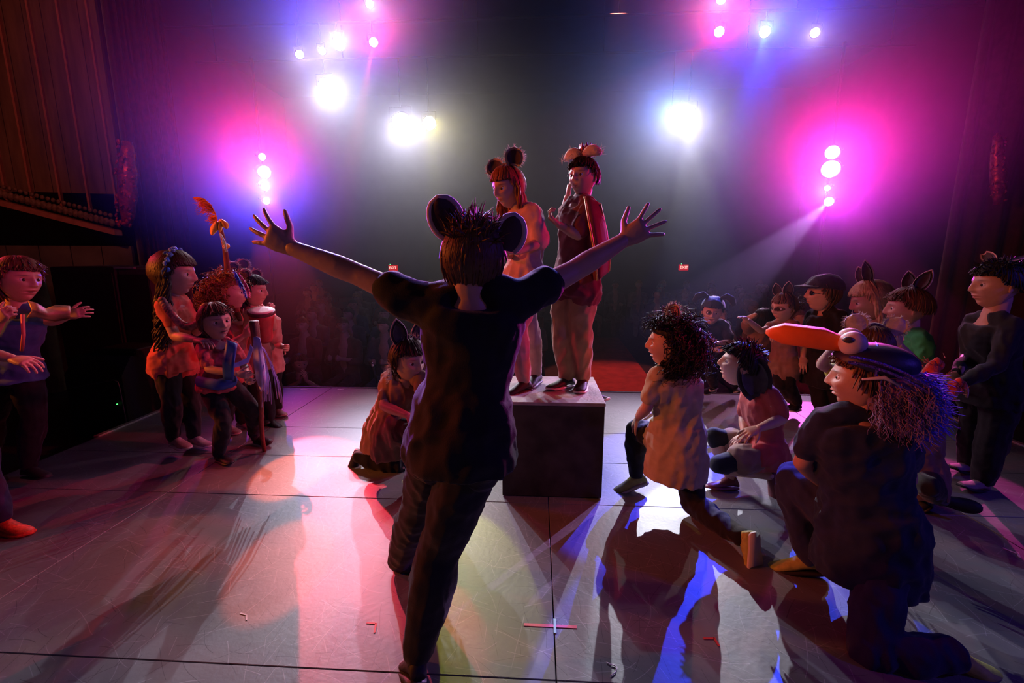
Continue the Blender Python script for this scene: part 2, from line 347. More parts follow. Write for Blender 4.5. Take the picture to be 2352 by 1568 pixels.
# left: proscenium return with battens, sloping rail, pillar
PANEL = mat('brown wood panelling', (.16, .085, .055), .6, .35, 3., stretch=(4, 4, .5))
BAT = mat('reddish batten', (.42, .15, .11), .4, .2)
wl = bpy.data.objects.new('wall_proscenium_left', None); COL.objects.link(wl); tag(wl, kind='structure')
p0, p1 = P(-120, 300, 6.0), P(262, 300, 6.5)
dx = Vector((p1.x-p0.x, p1.y-p0.y, 0)); ln = dx.length; dx.normalize(); nx = Vector((dx.y, -dx.x, 0))
def slab(a, b, z0, z1, th, front=0.):
    mb = MB(); q = []
    for z in (z0, z1):
        for s, o in ((a, front), (b, front), (b, front-th), (a, front-th)):
            v = p0+dx*s+nx*o; q.append((v.x, v.y, z))
    return mb.put(q, [(3, 2, 1, 0), (4, 5, 6, 7), (0, 1, 5, 4), (1, 2, 6, 5), (2, 3, 7, 6), (3, 0, 4, 7)])
for k in range(9):
    s0 = ln*k/9; slab(s0+.004, ln*(k+1)/9-.004, 2.35, 8.8, .06).build('panel', PANEL, wl, smooth=False)
for k in range(5):
    s0 = ln*k/5; slab(s0+.006, ln*(k+1)/5-.006, -.3, 1.62, .06).build('panel', mat('olive brown panelling', (.13, .095, .055), .7, .35, 3.), wl, smooth=False)
for pxb in (-40, 14, 62, 117, 172, 228):
    q = P(pxb, 380, 6.2); s = (q-p0).dot(dx); slab(s-.012, s+.012, 2.1, 8.0, .05, .045).build('batten', BAT, wl, smooth=False)
# sloping stair rail with a carved frieze
rl = MB(); a0, a1 = P(-60, 445, 5.8), P(262, 528, 6.2)
for o, h in ((0, .07),):
    rl.put([tuple(a0+Vector((0, 0, -h))), tuple(a1+Vector((0, 0, -h))), tuple(a1), tuple(a0), tuple(a0+Vector((0, .12, -h))), tuple(a1+Vector((0, .12, -h))), tuple(a1+Vector((0, .12, 0))), tuple(a0+Vector((0, .12, 0)))],
           [(0, 1, 2, 3), (7, 6, 5, 4), (3, 2, 6, 7), (4, 5, 1, 0), (0, 3, 7, 4), (1, 5, 6, 2)])
rl.build('rail', BAT, wl, smooth=False)
fz = MB(); fm = mat('carved frieze', (.20, .11, .08), .6, .5, 20., bump=.8, bscale=40)
n = 26
for k in range(n):
    c = a0.lerp(a1, (k+.5)/n)+Vector((0, .02, .09)); fz.ell(c, (.045, .03, .055), nu=8, nv=5)
    c = a0.lerp(a1, (k+.5)/n)+Vector((0, .02, .19)); fz.ell(c, (.03, .02, .03), nu=8, nv=5)
fz.build('frieze', fm, wl, kind='stuff')
# sequined / gilded pillar ornament left and right
GILT = mat('red lacquered gilding', (.55, .05, .04), .28, .6, 18., bump=1., bscale=30, metal=.5)
def ornament(px, py0, py1, Y, wpx, lab, name, m):
    t = empty(name, P(px, py1, Y), lab, 'ornament'); r = wpx*mpp(px, py0, Y)
    pts = [P(px+(i % 2)*2, py0+(py1-py0)*i/8, Y) for i in range(9)]
    MB().tube(pts, [r*.5, r*.7, r*.8, r, r*.9, r, r*.8, r*.7, r*.4], 10).build('column', m, t)
    leaf = MB()
    for k in range(46):
        q = pts[0].lerp(pts[-1], random.random()); a = random.uniform(-PI, 0)
        c = q+Vector((math.cos(a)*r, math.sin(a)*r, 0)); leaf.ell(c, (r*.22, r*.12, r*.30), Euler((random.random(), random.random(), random.random()*3)).to_matrix(), 6, 4)
    leaf.build('leafwork', m, t, kind='stuff')
ornament(292, 325, 520, 6.4, 20, 'red gilded column ornament on the left wall above the loudspeakers', 'carved_column', GILT)
ornament(2290, 310, 470, 6.4, 14, 'pink lit carved column ornament on the right wall', 'carved_column', mat('pink lacquered gilding', (.35, .06, .12), .3, .6, 18., bump=1., bscale=30, metal=.4))
# curtains (pleated black legs) left and right of the hall
def curtain(xa, ya, xb, yb, z0, z1, lab, m, amp=.06, n=110, k=17):
    v = []; f = []
    for j in range(2):
        for i in range(n+1):
            t = i/n; x = xa+(xb-xa)*t; y = ya+(yb-ya)*t; d = Vector((yb-ya, -(xb-xa), 0)).normalized()*(amp*math.sin(t*k*2*PI)+amp*.4*math.sin(t*k*3.7))
            v.append((x+d.x, y+d.y, (z0, z1)[j]))
    f = [(i, i+1, n+2+i, n+1+i) for i in range(n)]
    o = add('curtain', v, f, m); sm = o.modifiers.new('t', 'SOLIDIFY'); sm.thickness = .01
    tag(o, lab, 'curtain')
curtain(P(262, 300, 6.5).x, 6.6, P(405, 300, 7.6).x, 7.6, -.9, 8.7, 'dark red pleated curtain beside the left wall panelling', mat('dark red velvet', (.05, .008, .014), .9, .3, sheen=.3))
curtain(P(2260, 300, 6.6).x, 6.9, P(2200, 300, 6.6).x+3.6, 5.2, -.9, 8.7, 'dark pleated curtain on the right side of the hall', mat('dark plum velvet', (.035, .010, .018), .9, .3, sheen=.3))
# loudspeakers on the left
SPK = mat('black speaker cloth', (.010, .011, .010), .75, .3, 60.)
def cabinet(name, lab, x0, x1, y0, y1, z0, z1, rz=0, grille=True, bev=.01, m=None):
    c = Vector(((x0+x1)/2, (y0+y1)/2, z0)); t = empty(name, c, lab, 'speaker')
    M = Matrix.Translation(c)@Matrix.Rotation(rz, 4, 'Z')@Matrix.Translation(-c)
    MB().box((x0, y0, z0), (x1, y1, z1), M, bev).build('cabinet', m or SPK, t, smooth=False)
    g = MB(); w = x1-x0; h = z1-z0
    g.box((x0+.04*w, y0-.012, z0+.04*h), (x1-.04*w, y0-.001, z1-.04*h), M, .003); g.build('grille', mat('black grille', (.008, .008, .008), .5, .3, bump=.6, bscale=300), t, smooth=False)
    for s in (-1, 1):
        mx = x0 if s < 0 else x1
        MB().box((mx-.008 if s < 0 else mx, y0+.3*(y1-y0), z0+.45*h), (mx if s < 0 else mx+.008, y0+.7*(y1-y0), z0+.6*h), M).build('side_handle', BLACKM, t, smooth=False)
    return t, M
q0 = P(112, 612, 4.6); q1 = P(262, 612, 4.6)
t, M = cabinet('loudspeaker', 'tall black loudspeaker stack behind the long haired girl', q0.x, q1.x, 4.6, 5.3, -.16, q0.z)
e0, e1 = P(251, 612, 4.56), P(298, 612, 4.56)
SPK2 = cabinet('loudspeaker', 'narrow dark grey loudspeaker beside the tall black stack', q1.x+.01, q1.x+.36, 4.62, 5.2, -.16, q0.z-.02, m=mat('dark grey speaker paint', (.045, .035, .036), .7, .2))[0]
MB().box((e0.x, 4.60, q0.z-.02), (e1.x, 4.63, q0.z-.008)).build('metal_strip', mat('bright strip', (.7, .7, .75), .3, metal=.8), SPK2, smooth=False)
s0, s1 = P(280, 788, 4.5), P(345, 788, 4.5)
cabinet('equipment_case', 'low dark equipment case in front of the narrow loudspeaker', s0.x, s1.x+.12, 4.2, 4.55, -.16, s0.z, m=mat('black case', (.02, .018, .014), .6))
w0 = P(160, 885, 3.75); w1 = P(290, 885, 3.75)
t = empty('floor_monitor', (w0.x, 3.75, -.16), 'black floor monitor wedge with a shiny rim at the left stage edge', 'speaker')
pr = [(0, -.16), (.55, -.16), (.55, .42), (.12, .58), (0, .42)]
b = MB(); v = [(x, 3.72+y, z+.0) for x in (w0.x, w1.x) for y, z in pr]
b.put(v, [(0, 1, 2, 3, 4), (9, 8, 7, 6, 5)]+[(i, 5+i, 5+(i+1) % 5, (i+1) % 5) for i in range(5)]); b.build('cabinet', SPK, t, smooth=False)
zt = P(270, 870, 3.72).z
MB().tube([P(158, 892, 3.72), P(262, 872, 3.72), P(271, 877, 3.72), P(275, 890, 3.72), P(292, 975, 3.72), P(288, 990, 3.72)], .006, 6).build('rim', mat('worn steel rim', (.35, .38, .38), .3, .2, metal=.8), t)
MB().ell(P(269, 928, 3.705), (.006, .006, .006)).build('indicator', emis('green led', (.1, 1, .2), 1.5), t)
bx0 = P(95, 640, 5.2); bx1 = P(160, 1000, 4.9)
b = MB(); b.tube([P(70, 600, 5.3), P(95, 720, 5.2), P(120, 850, 5.1), P(150, 1000, 5.0)], [.09, .11, .10, .07], 8)
tag(b.build('draped_cloth', mat('tan brown cloth', (.16, .10, .05), .9, .4, 5., bump=.6, bscale=30)), 'tan brown twisted drape hanging beside the tall black loudspeaker', 'drape')
# ================================================================ figure builder
def v3(a): return np.array(a, float)
def nrm(a): a = v3(a); l = np.linalg.norm(a); return a/l if l > 1e-9 else a
def vnoise(p, f, seed=0):
    """cheap smooth noise from summed sines, -1..1"""
    r = np.random.default_rng(seed+11); o = np.zeros(len(p))
    for k in range(6):
        d = r.normal(size=3); d /= np.linalg.norm(d); o += np.sin(p@d*f*(.7+.25*k)+r.random()*6.3+1.3*np.sin(p@r.normal(size=3)*f*.5))
    return o/3.2
def remesh(mb, vox, smooth=3, disp=None):
    me = bpy.data.meshes.new('tmp'); me.from_pydata(mb.verts().tolist(), [], mb.f); me.update()
    o = bpy.data.objects.new('tmp', me); COL.objects.link(o)
    m = o.modifiers.new('r', 'REMESH'); m.mode = 'VOXEL'; m.voxel_size = vox
    if smooth: s = o.modifiers.new('s', 'SMOOTH'); s.factor = .5; s.iterations = smooth
    dg = bpy.context.evaluated_depsgraph_get(); m2 = bpy.data.meshes.new_from_object(o.evaluated_get(dg))
    n = len(m2.vertices); v = np.empty(n*3); m2.vertices.foreach_get('co', v); v = v.reshape(-1, 3)
    nn = np.empty(n*3); m2.vertices.foreach_get('normal', nn); nn = nn.reshape(-1, 3)
    k = len(m2.polygons); ls = np.empty(k, int); m2.polygons.foreach_get('loop_start', ls); lt = np.empty(k, int); m2.polygons.foreach_get('loop_total', lt)
    li = np.empty(len(m2.loops), int); m2.loops.foreach_get('vertex_index', li)
    fs = [tuple(li[a:a+b]) for a, b in zip(ls.tolist(), lt.tolist())]
    bpy.data.objects.remove(o); bpy.data.meshes.remove(me); bpy.data.meshes.remove(m2)
    if disp is not None: v = v+nn*disp(v, nn)[:, None]
    return v, fs
def limb(mb, pts, rad, seg=12, sub=3):
    """smooth tapered limb through points (a few in-between samples)"""
    P_ = [v3(p) for p in pts]; n = len(P_); out = []; rr = []
    for i in range(n-1):
        for s in range(sub):
            t = s/sub; out.append(P_[i]*(1-t)+P_[i+1]*t); rr.append(rad[i]*(1-t)+rad[i+1]*t)
    out.append(P_[-1]); rr.append(rad[-1]); mb.tube(out, rr, seg)
    for p, r in zip(P_, rad): mb.ell(p, (r*.99,)*3, nu=10, nv=7)
def torso(mb, secs):
    """secs: (centre, right vec, rx, ry) from bottom to top"""
    seg = 18; V = []; n = len(secs)
    for i, (c, r, rx, ry) in enumerate(secs):
        up = nrm(v3(secs[min(i+1, n-1)][0])-v3(secs[max(i-1, 0)][0])); r = nrm(v3(r)-up*np.dot(r, up)); f = np.cross(up, r)
        for k in range(seg):
            a = 2*PI*k/seg; ca, sa = math.cos(a), math.sin(a); e = .85
            V.append(v3(c)+r*rx*np.sign(ca)*abs(ca)**e+f*ry*np.sign(sa)*abs(sa)**e)
    F = [(i*seg+k, i*seg+(k+1) % seg, (i+1)*seg+(k+1) % seg, (i+1)*seg+k) for i in range(n-1) for k in range(seg)]
    F += [tuple(range(seg-1, -1, -1)), tuple(range((n-1)*seg, n*seg))]
    mb.put(V, F)
# ---------------------------------------------------------------- head, canonical: height 1, faces -Y, x right of picture when seen from the front
def cube_sphere(n):
    V = []; F = []
    t = np.tan(np.linspace(-PI/4, PI/4, n+1))
    for ax in range(3):
        for sg in (-1, 1):
            b = len(V)
            for i in range(n+1):
                for j in range(n+1):
                    p = [0, 0, 0]; p[ax] = sg; p[(ax+1) % 3] = t[i]; p[(ax+2) % 3] = t[j]; V.append(p)
            for i in range(n):
                for j in range(n):
                    q = (b+i*(n+1)+j, b+(i+1)*(n+1)+j, b+(i+1)*(n+1)+j+1, b+i*(n+1)+j+1); F.append(q if sg > 0 else q[::-1])
    V = np.array(V); V /= np.linalg.norm(V, axis=1)[:, None]
    return V, F
def sst(a, b, x): t = np.clip((x-a)/(b-a), 0, 1); return t*t*(3-2*t)
def head_shape(V, mouth=0.):
    x, y, z = V[:, 0].copy(), V[:, 1].copy(), V[:, 2].copy()
    X = x*.355; Y = y*.43; Z = z*.5
    lo = sst(.15, -1., z); X = X*(1-.34*lo*sst(.3, -.6, y)-.30*lo*sst(-.3, .6, y))           # jaw narrows
    Y = np.where(y > 0, Y*(1-.55*sst(.0, -.85, z)), Y*(1-.10*sst(-.3, -1, z)))              # nape cuts in
    Y = np.where(y < 0, Y*(1-.10*sst(.35, .95, z)), Y*(1+.05*sst(-.2, .6, z)))
    Z = Z-.02*lo*sst(.2, -.6, y)
    fr = sst(.05, -.35, y)
    def g(cx, cz, sx, sz): return fr*np.exp(-((X-cx)/sx)**2-((Z-cz)/sz)**2)
    d = np.zeros(len(X))
    nz = np.where(Z > -.115, np.exp(-((Z+.115)/.16)**2), np.exp(-((Z+.115)/.035)**2))
    d -= fr*np.exp(-(X/(.040+.028*sst(.05, -.12, Z)))**2)*nz*.088                         # nose
    d -= g(.055, -.125, .028, .026)*.02+g(-.055, -.125, .028, .026)*.02                    # nostrils
    d += g(.135, .015, .075, .055)*.055+g(-.135, .015, .075, .055)*.055                    # sockets
    d -= g(.13, .095, .11, .028)*.014+g(-.13, .095, .11, .028)*.014                        # brow
    d -= g(.17, -.10, .08, .07)*.022+g(-.17, -.10, .08, .07)*.022                          # cheeks
    o = .03*mouth
    d -= g(0, -.225+o*.2, .085, .018)*.030+g(0, -.275-o, .075, .020)*.032                   # lips
    d += g(0, -.25-o*.4, .085, .009+o*.6)*(.022+.08*mouth)                                  # mouth line
    d += g(0, -.33, .08, .022)*.014
    d -= g(0, -.415, .085, .055)*.035                                                     # chin
    Y = Y+d
    # colours mask info
    lips = np.clip(g(0, -.225+o*.2, .085, .016)+g(0, -.275-o, .075, .018), 0, 1)*(np.abs(X) < .13)
    hole = g(0, -.25-o*.4, .07, .010+o*.55)*(1 if mouth > .2 else .6)
    brow = np.maximum(g(.13, .105, .085, .016), g(-.13, .105, .085, .016))
    return np.stack([X, Y, Z], 1), lips, hole, brow
HS = {n: cube_sphere(n) for n in (14, 40, 56)}
def head_mesh(n, skin, mouth=0., paint=None):
    V, F = HS[n]; W, lips, hole, brow = head_shape(V, mouth)
    c = np.tile(v3(skin), (len(W), 1)); al = lambda m, col, k: c*(1-(m*k)[:, None])+v3(col)*(m*k)[:, None]
    c = al(lips, (skin[0]*.9, skin[1]*.35, skin[2]*.38), .75); c = al(np.clip(hole, 0, 1), (.02, .004, .004), .95); c = al(brow, (.06, .03, .02), .8)
    if paint:
        for (cx, cz, sx, sz, col) in paint:
            m = (((W[:, 0]-cx)/sx)**2+((W[:, 2]-cz)/sz)**2 < 1)*(W[:, 1] < -.02); c = al(m.astype(float), col, .92)
    # ears
    vs = [W]; cs = [c]; fs = list(F); k = len(W)
    e = MB()
    for s in (-1, 1):
        M3 = (Matrix.Rotation(s*R(22), 3, 'Z')@Matrix.Rotation(R(-12), 3, 'X'))
        e.ell((s*.355, .03, -.03), (.028, .065, .105), M3, 10, 8); e.ell((s*.365, .0, -.10), (.02, .03, .04), None, 8, 6)
    vs.append(e.verts()); cs.append(np.tile(v3(skin), (e.n, 1))); fs += [tuple(i+k for i in q) for q in e.f]
    return np.concatenate(vs), fs, np.concatenate(cs)
def head_rot(yaw, pitch=0, roll=0):
    """yaw 0 faces the camera side (-Y), +90 faces right (+X); pitch + looks up; roll + tips towards the picture's right"""
    return np.array(Matrix.Rotation(R(yaw), 3, 'Z')@Matrix.Rotation(R(-pitch), 3, 'X')@Matrix.Rotation(R(roll), 3, 'Y'))
# ---------------------------------------------------------------- hand
def hand(wrist, d, nrm_palm, side, L, curl=.35, spread=.18, vox=None, thumb_out=.9):
    """wrist point, direction of the fingers, palm-side normal, side +1 = thumb on +x side of (d, n) frame"""
    d = nrm(d); n = nrm(v3(nrm_palm)-d*np.dot(nrm_palm, d)); x = np.cross(d, n)*side
    w = v3(wrist); mb = MB(); S = L
    pl = .50*S; pw = .215*S
    torso(mb, [(w-d*.06*S, x, .135*S, .10*S), (w+d*.08*S, x, .17*S, .10*S), (w+d*.26*S, x, .215*S, .10*S), (w+d*.44*S, x, .225*S, .09*S), (w+d*pl, x, .20*S, .065*S)])
    fl = [.36, .43, .40, .31]
    for i in range(4):
        off = (i-1.5)/1.5; root = w+d*(pl-.05*S-.03*S*abs(off))-x*(off*.155*S); a = -off*spread
        dd = nrm(d*math.cos(a)+x*math.sin(a)); p = root; pts = [p-dd*.12*S, p]; ang = 0
        for j, fr_ in enumerate((.46, .31, .25)):
            ang += curl*(.8 if j == 0 else 1.1)
            q = nrm(dd*math.cos(ang)+n*math.sin(ang)); p = p+q*fl[i]*S*fr_*1.18; pts.append(p)
        r = .047*S; limb(mb, pts, [r*1.05, r*1.05, r, r*.92, r*.80], 8, 1)
    # thumb
    ta = nrm(d*math.cos(thumb_out)+x*math.sin(thumb_out)+n*.25); r0 = w+d*.12*S+x*.12*S
    p1 = r0+ta*.22*S; tb = nrm(ta*.75+d*.5+n*.3*curl); p2 = p1+tb*.17*S; p3_ = p2+nrm(tb+n*.5*curl)*.13*S
    limb(mb, [r0, p1, p2, p3_], [.085*S, .062*S, .054*S, .042*S], 8, 1)
    return remesh(mb, vox or max(.0036, .026*S), 2)
# ---------------------------------------------------------------- shoe, canonical: ankle at origin, toe +Y, up +Z, unit = foot length 1
def shoe_parts(kind='sneaker'):
    up = MB(); secs = []
    prof = [(-.22, .10, .085, -.20), (-.17, .125, .17, -.15), (-.05, .135, .22, -.11), (.10, .145, .20, -.13), (.28, .165, .145, -.18), (.46, .185, .105, -.21), (.62, .170, .085, -.225), (.74, .11, .06, -.235), (.78, .05, .035, -.24)]
    V = []; F = []; seg = 12
    for y, hw, hh, zc in prof:
        for k in range(seg):
            a = 2*PI*k/seg; V.append((hw*math.cos(a), y, zc+hh*math.sin(a)*(1 if math.sin(a) > 0 else .5)))
    n = len(prof)
    F = [(i*seg+k, (i+1)*seg+k, (i+1)*seg+(k+1) % seg, i*seg+(k+1) % seg) for i in range(n-1) for k in range(seg)]
    F += [tuple(range(seg)), tuple(range(n*seg-1, (n-1)*seg-1, -1))]
    up.put(V, F)
    if kind != 'flat':
        up.tube([(0, -.06, -.10), (0, -.05, .05)], [.135, .115], 12); 
    so = MB(); O = []
    th = .055 if kind != 'flat' else .03
    outline = [(-.24, .06), (-.20, .12), (-.10, .145), (.08, .145), (.28, .18), (.46, .20), (.62, .18), (.74, .12), (.79, .04)]
    ring = [(x, y) for y, x in outline]+[(-x, y) for y, x in reversed(outline)]
    m = len(ring); z0 = -.30; V = [(x, y, z0+(.03 if y > .65 else 0)) for x, y in ring]+[(x, y, z0+th+(.03 if y > .65 else 0)) for x, y in ring]
    so.put(V, [tuple(range(m-1, -1, -1)), tuple(range(m, 2*m))]+[(i, (i+1) % m, m+(i+1) % m, m+i) for i in range(m)])
    la = MB()
    if kind == 'sneaker':
        for i in range(5):
            y = .06+.075*i; z = .085-.055*i
            la.tube([(-.07, y, z-.035), (0, y+.015, z), (.07, y, z-.035)], .012, 5)
        for s in (-1, 1): la.tube([(0, .05, .09), (s*.07, .03, .13), (s*.11, .05, .06), (s*.09, .08, .0)], .010, 5)
    return up, so, la
def place(mb, M3, s, o):
    r = MB(); r.put(mb.verts()@np.array(M3).T*s+v3(o), mb.f); return r
def shoe(parent, ankle, toe, hint, L, upper, sole, lace=None, kind='sneaker'):
    c = np.array([0, .78, -.235]); a = v3(ankle); v = v3(toe)-a; h = v3(hint)
    xx = np.cross(nrm(v), nrm(h)); xx = nrm(xx)
    vz = nrm(v); # vector ankle->toe in the shoe's own y/z plane
    ang = math.atan2(c[2], c[1]); wv = nrm(np.cross(xx, vz))
    yv = vz*math.cos(-ang)+wv*math.sin(-ang); zv = np.cross(xx, yv)
    M3 = np.stack([xx, yv, zv], 1); s = L
    up, so, la = shoe_parts(kind)
    o = place(up, M3, s, a).build('shoe', upper, parent); place(so, M3, s, a).build('sole', sole, o)
    if la.n: place(la, M3, s, a).build('laces', lace or sole, o)
    return o
# ---------------------------------------------------------------- hair
def strands(mb, roots, dirs, L, r, curl=0., droop=.5, seg=5, jit=.25, freq=3.):
    for i, (p, d) in enumerate(zip(roots, dirs)):
        d = nrm(v3(d)+RNG.normal(size=3)*jit); l = L*(.65+.6*RNG.random()) if np.isscalar(L) else L[i]; pts = [v3(p)]; q = v3(p)
        ph = RNG.random()*6.3; a = nrm(np.cross(d, RNG.normal(size=3))); b = np.cross(d, a)
        for k in range(seg):
            d2 = nrm(d+v3((0, 0, -1))*droop*(k+1)/seg); q = q+d2*l/seg
            t = (k+1)/seg*freq*2*PI+ph; pts.append(q+(a*math.cos(t)+b*math.sin(t))*curl*l*.12)
        rad = [r*(1-.8*k/seg) for k in range(seg+1)]; mb.tube(pts, rad, 3, cap=False)
def hair(parent, c, Rm, s, style, m, n=260, length=.25):
    """c head centre, Rm rotation, s head height: a scalp cap and locks combed over it from the crown"""
    V, F = cube_sphere(22)
    W, *_ = head_shape(V); x, y, z = V[:, 0], V[:, 1], V[:, 2]
    CR = 'crop' in style; k1, k2 = (.44, .18) if CR else (.70, .55)
    line = .42-k1*sst(-.50, .15, y)-k2*sst(.2, .7, y)                       # hair line by azimuth
    top = sst(line-.05, line+.07, z)
    off = 1+(.045+.02*vnoise(W, 22, 3))*top-.10*(1-top)
    cap = W*off[:, None]; cap[:, 2] += .015*top
    if style == 'curly':
        cap = cap*(1+.16*top[:, None]*(1+.5*vnoise(W, 30, 5)[:, None])); cap[:, 1] += .05*top
    mb = MB(); mb.put(cap, F)
    def surf(th, a, k):
        d = np.array([[math.sin(th)*math.sin(a), -math.sin(th)*math.cos(a), math.cos(th)]]); return head_shape(d)[0][0]*k
    def zline(a):
        yy = -math.cos(a); return .42-k1*float(sst(-.50, .15, yy))-k2*float(sst(.2, .7, yy))
    def locks(N, r, lift, hang=0., wav=0., part=True, a_rng=(-PI, PI), start=(.05, 1.2)):
        for i in range(N):
            a = random.uniform(*a_rng); th0 = random.uniform(*start); zl = zline(a)+random.uniform(-.06, .05); th1 = math.acos(max(-.95, min(.95, zl)))
            if th0 > th1-.1: th0 = max(.05, th1-.5)
            a2 = a+random.uniform(-.25, .25); k0 = 1.045; pts = []; ns = 6; lf = lift*random.uniform(.2, 1.3)
            for j in range(ns+1):
                u = j/ns; pts.append(surf(th0+(th1-th0)*u, a+(a2-a)*u, k0+.05*math.sin(PI*min(1, u*1.1))+lf*u*u))
            if hang and abs(a2) > 1.35:
                e = pts[-1]; L = hang*random.uniform(.75, 1.1); ph = random.random()*6.3; o_ = np.array([math.sin(a2)*.06, -math.cos(a2)*.06+.03, 0]); M_ = 9
                for j in range(1, M_+1):
                    t = j/M_; pts.append(e+o_*math.sin(t*1.6)+np.array([wav*math.sin(t*12+ph)*.06*(.4+t), wav*math.cos(t*12+ph)*.05*(.4+t), -L*t]))
            K = len(pts); mb.tube(pts, [r*(.5+.9*math.sin(PI*min(.98, (j+.6)/K))) for j in range(K)], 4, cap=False)
    if style in ('short', 'crop'): locks(int(n*1.1), .022, .10); locks(n//4, .010, .28)
    elif style in ('messy', 'messycrop'): locks(int(n*1.1), .022, .11); locks(n//4, .016, .22, start=(.05, .9)); q_ = RNG.choice(np.where((top > .7) & (V[:, 2] > .45))[0], n//2); strands(mb, cap[q_], V[q_]*.8+np.array([0, -.2, .35]), length*.95, .022, .2, .45, 4, .35)
    elif style == 'curly':
        idx = np.where((top > .7))[0]; sel = RNG.choice(idx, n, replace=True); strands(mb, cap[sel], V[sel], length*1.1, .016, 1.3, .8, 7, .3, 2.2)
        low = np.where((V[:, 2] < .5) & (V[:, 1] > -.3))[0]
        k = RNG.choice(low, n, replace=True); strands(mb, cap[k], V[k]*.7+np.array([0, .35, -.5]), .55, .018, 1.4, .9, 9, .3, 2.6)
    elif style in ('long', 'longcurl'):
        locks(n, .026, .05); w_ = 0 if style == 'long' else 1.
        locks(int(n*1.6), .030, .10, .95 if style == 'long' else 1.45, .35+w_, start=(.1, 1.0))
    elif style == 'tail':
        locks(n, .020, .02); strands(mb, np.tile([0, .47, .05], (90, 1))+RNG.normal(size=(90, 3))*.03, np.tile([0, .8, .15], (90, 1)), .45, .016, .9, .9, 6, .55, 1.6)
    o = MB(); o.put(mb.verts()@Rm.T*s+v3(c), mb.f); return o.build('hair', m, parent)
def ear(parent, c, Rm, s, at, size, tilt, kind, m_out, m_in, fur=0, name='costume_ear', face=None, pose=None, ring=None, fsh=0):
    """animal ear on a headband; at = position on the head (unit head), tilt deg outwards, size (w, h) in heads"""
    if face is None or pose is None: face = -.75*((CURYAW[0]+90) % 180-90)+fsh
    w, h = size; mb = MB(); n = 12; prof = []
    for i in range(n+1):
        t = i/n
        if kind == 'round': hw = math.sqrt(max(0, 1-(2*t*.93-.86)**2))*.5
        elif kind == 'point': hw = .5*math.sin(PI*min(1, (t*.84+.16)))**.75*(1-t*.25)
        elif kind == 'donkey': hw = .5*math.sin(PI*(t*.88+.12))**.8
        else: hw = .5*math.sin(PI*(.12+.80*t))**.5
        prof.append((hw*w, t*h))
    def shell(sc, y0, th, dish):
        V = []; F = []; k = 9
        for side in (0, 1):
            for hw, z in prof:
                for j in range(k):
                    u = -1+2*j/(k-1); V.append((hw*sc*u, y0+(th if side else 0)+dish*w*(1-u*u)*(1 if not side else .8), h*.5+(z-h*.5)*sc))
        N = n+1
        for i in range(n):
            for j in range(k-1):
                a = i*k+j; F.append((a, a+1, a+k+1, a+k)); b = a+N*k; F.append((b+k, b+k+1, b+1, b))
        rim = [i*k for i in range(N)]+[(N-1)*k+j for j in range(1, k)]+[i*k+k-1 for i in range(N-2, -1, -1)]+[j for j in range(k-2, 0, -1)]
        L = len(rim)
        for i in range(L): a, b = rim[i], rim[(i+1) % L]; F.append((b, a, a+N*k, b+N*k))
        return V, F
    V, F = shell(1, 0, .05*w+.02, .16); mb.put(V, F)
    if fur:
        for i in range(fur):
            q = random.randrange(n+1); hw, z = prof[min(n, q)]; t = random.uniform(0, 1)
            a = random.choice((-1, 1)); p = np.array([a*hw, random.uniform(0, .08)*w, z+random.uniform(-.5, .5)*h/n]); d = nrm(np.array([a*hw+1e-4, random.uniform(-.1, .5)*w, (z-h*.45)]))
            strands(mb, [p], [d], .18*h, .012*max(w, .5), 0, .1, 2, .35)
    Me = np.array(Matrix.Rotation(R(tilt), 3, 'Y')@Matrix.Rotation(R(face), 3, 'Z')) if pose is None else np.array(pose)
    def out(b): r = MB(); r.put(((b.verts()@Me.T)+np.array(at))@Rm.T*s+v3(c), b.f); return r
    o = out(mb).build(name, m_out, parent)
    if ring is not None:
        rp = [(-hw, .02, z) for hw, z in prof]+[(hw, .02, z) for hw, z in prof[::-1]]; rb = MB(); rb.tube(rp, ring[1], 7); out(rb).build('ear_trim', ring[0], o)
    V, F = shell(.74, -.03*w, .02*w, .15); b2 = MB(); b2.put(V, F); out(b2).build('inner_ear', m_in, o)
    return o
def headband(parent, c, Rm, s, m, y=.02, w=.035, rx=.39, rz=.545):
    mb = MB(); pts = [(rx*math.cos(a), y, .02+rz*math.sin(a)) for a in np.linspace(-.1, PI+.1, 17)]
    mb.tube(pts, w, 6, flat=((0, 1, 0), .5)); r = MB(); r.put(mb.verts()@Rm.T*s+v3(c), mb.f); return r.build('headband', m, parent)
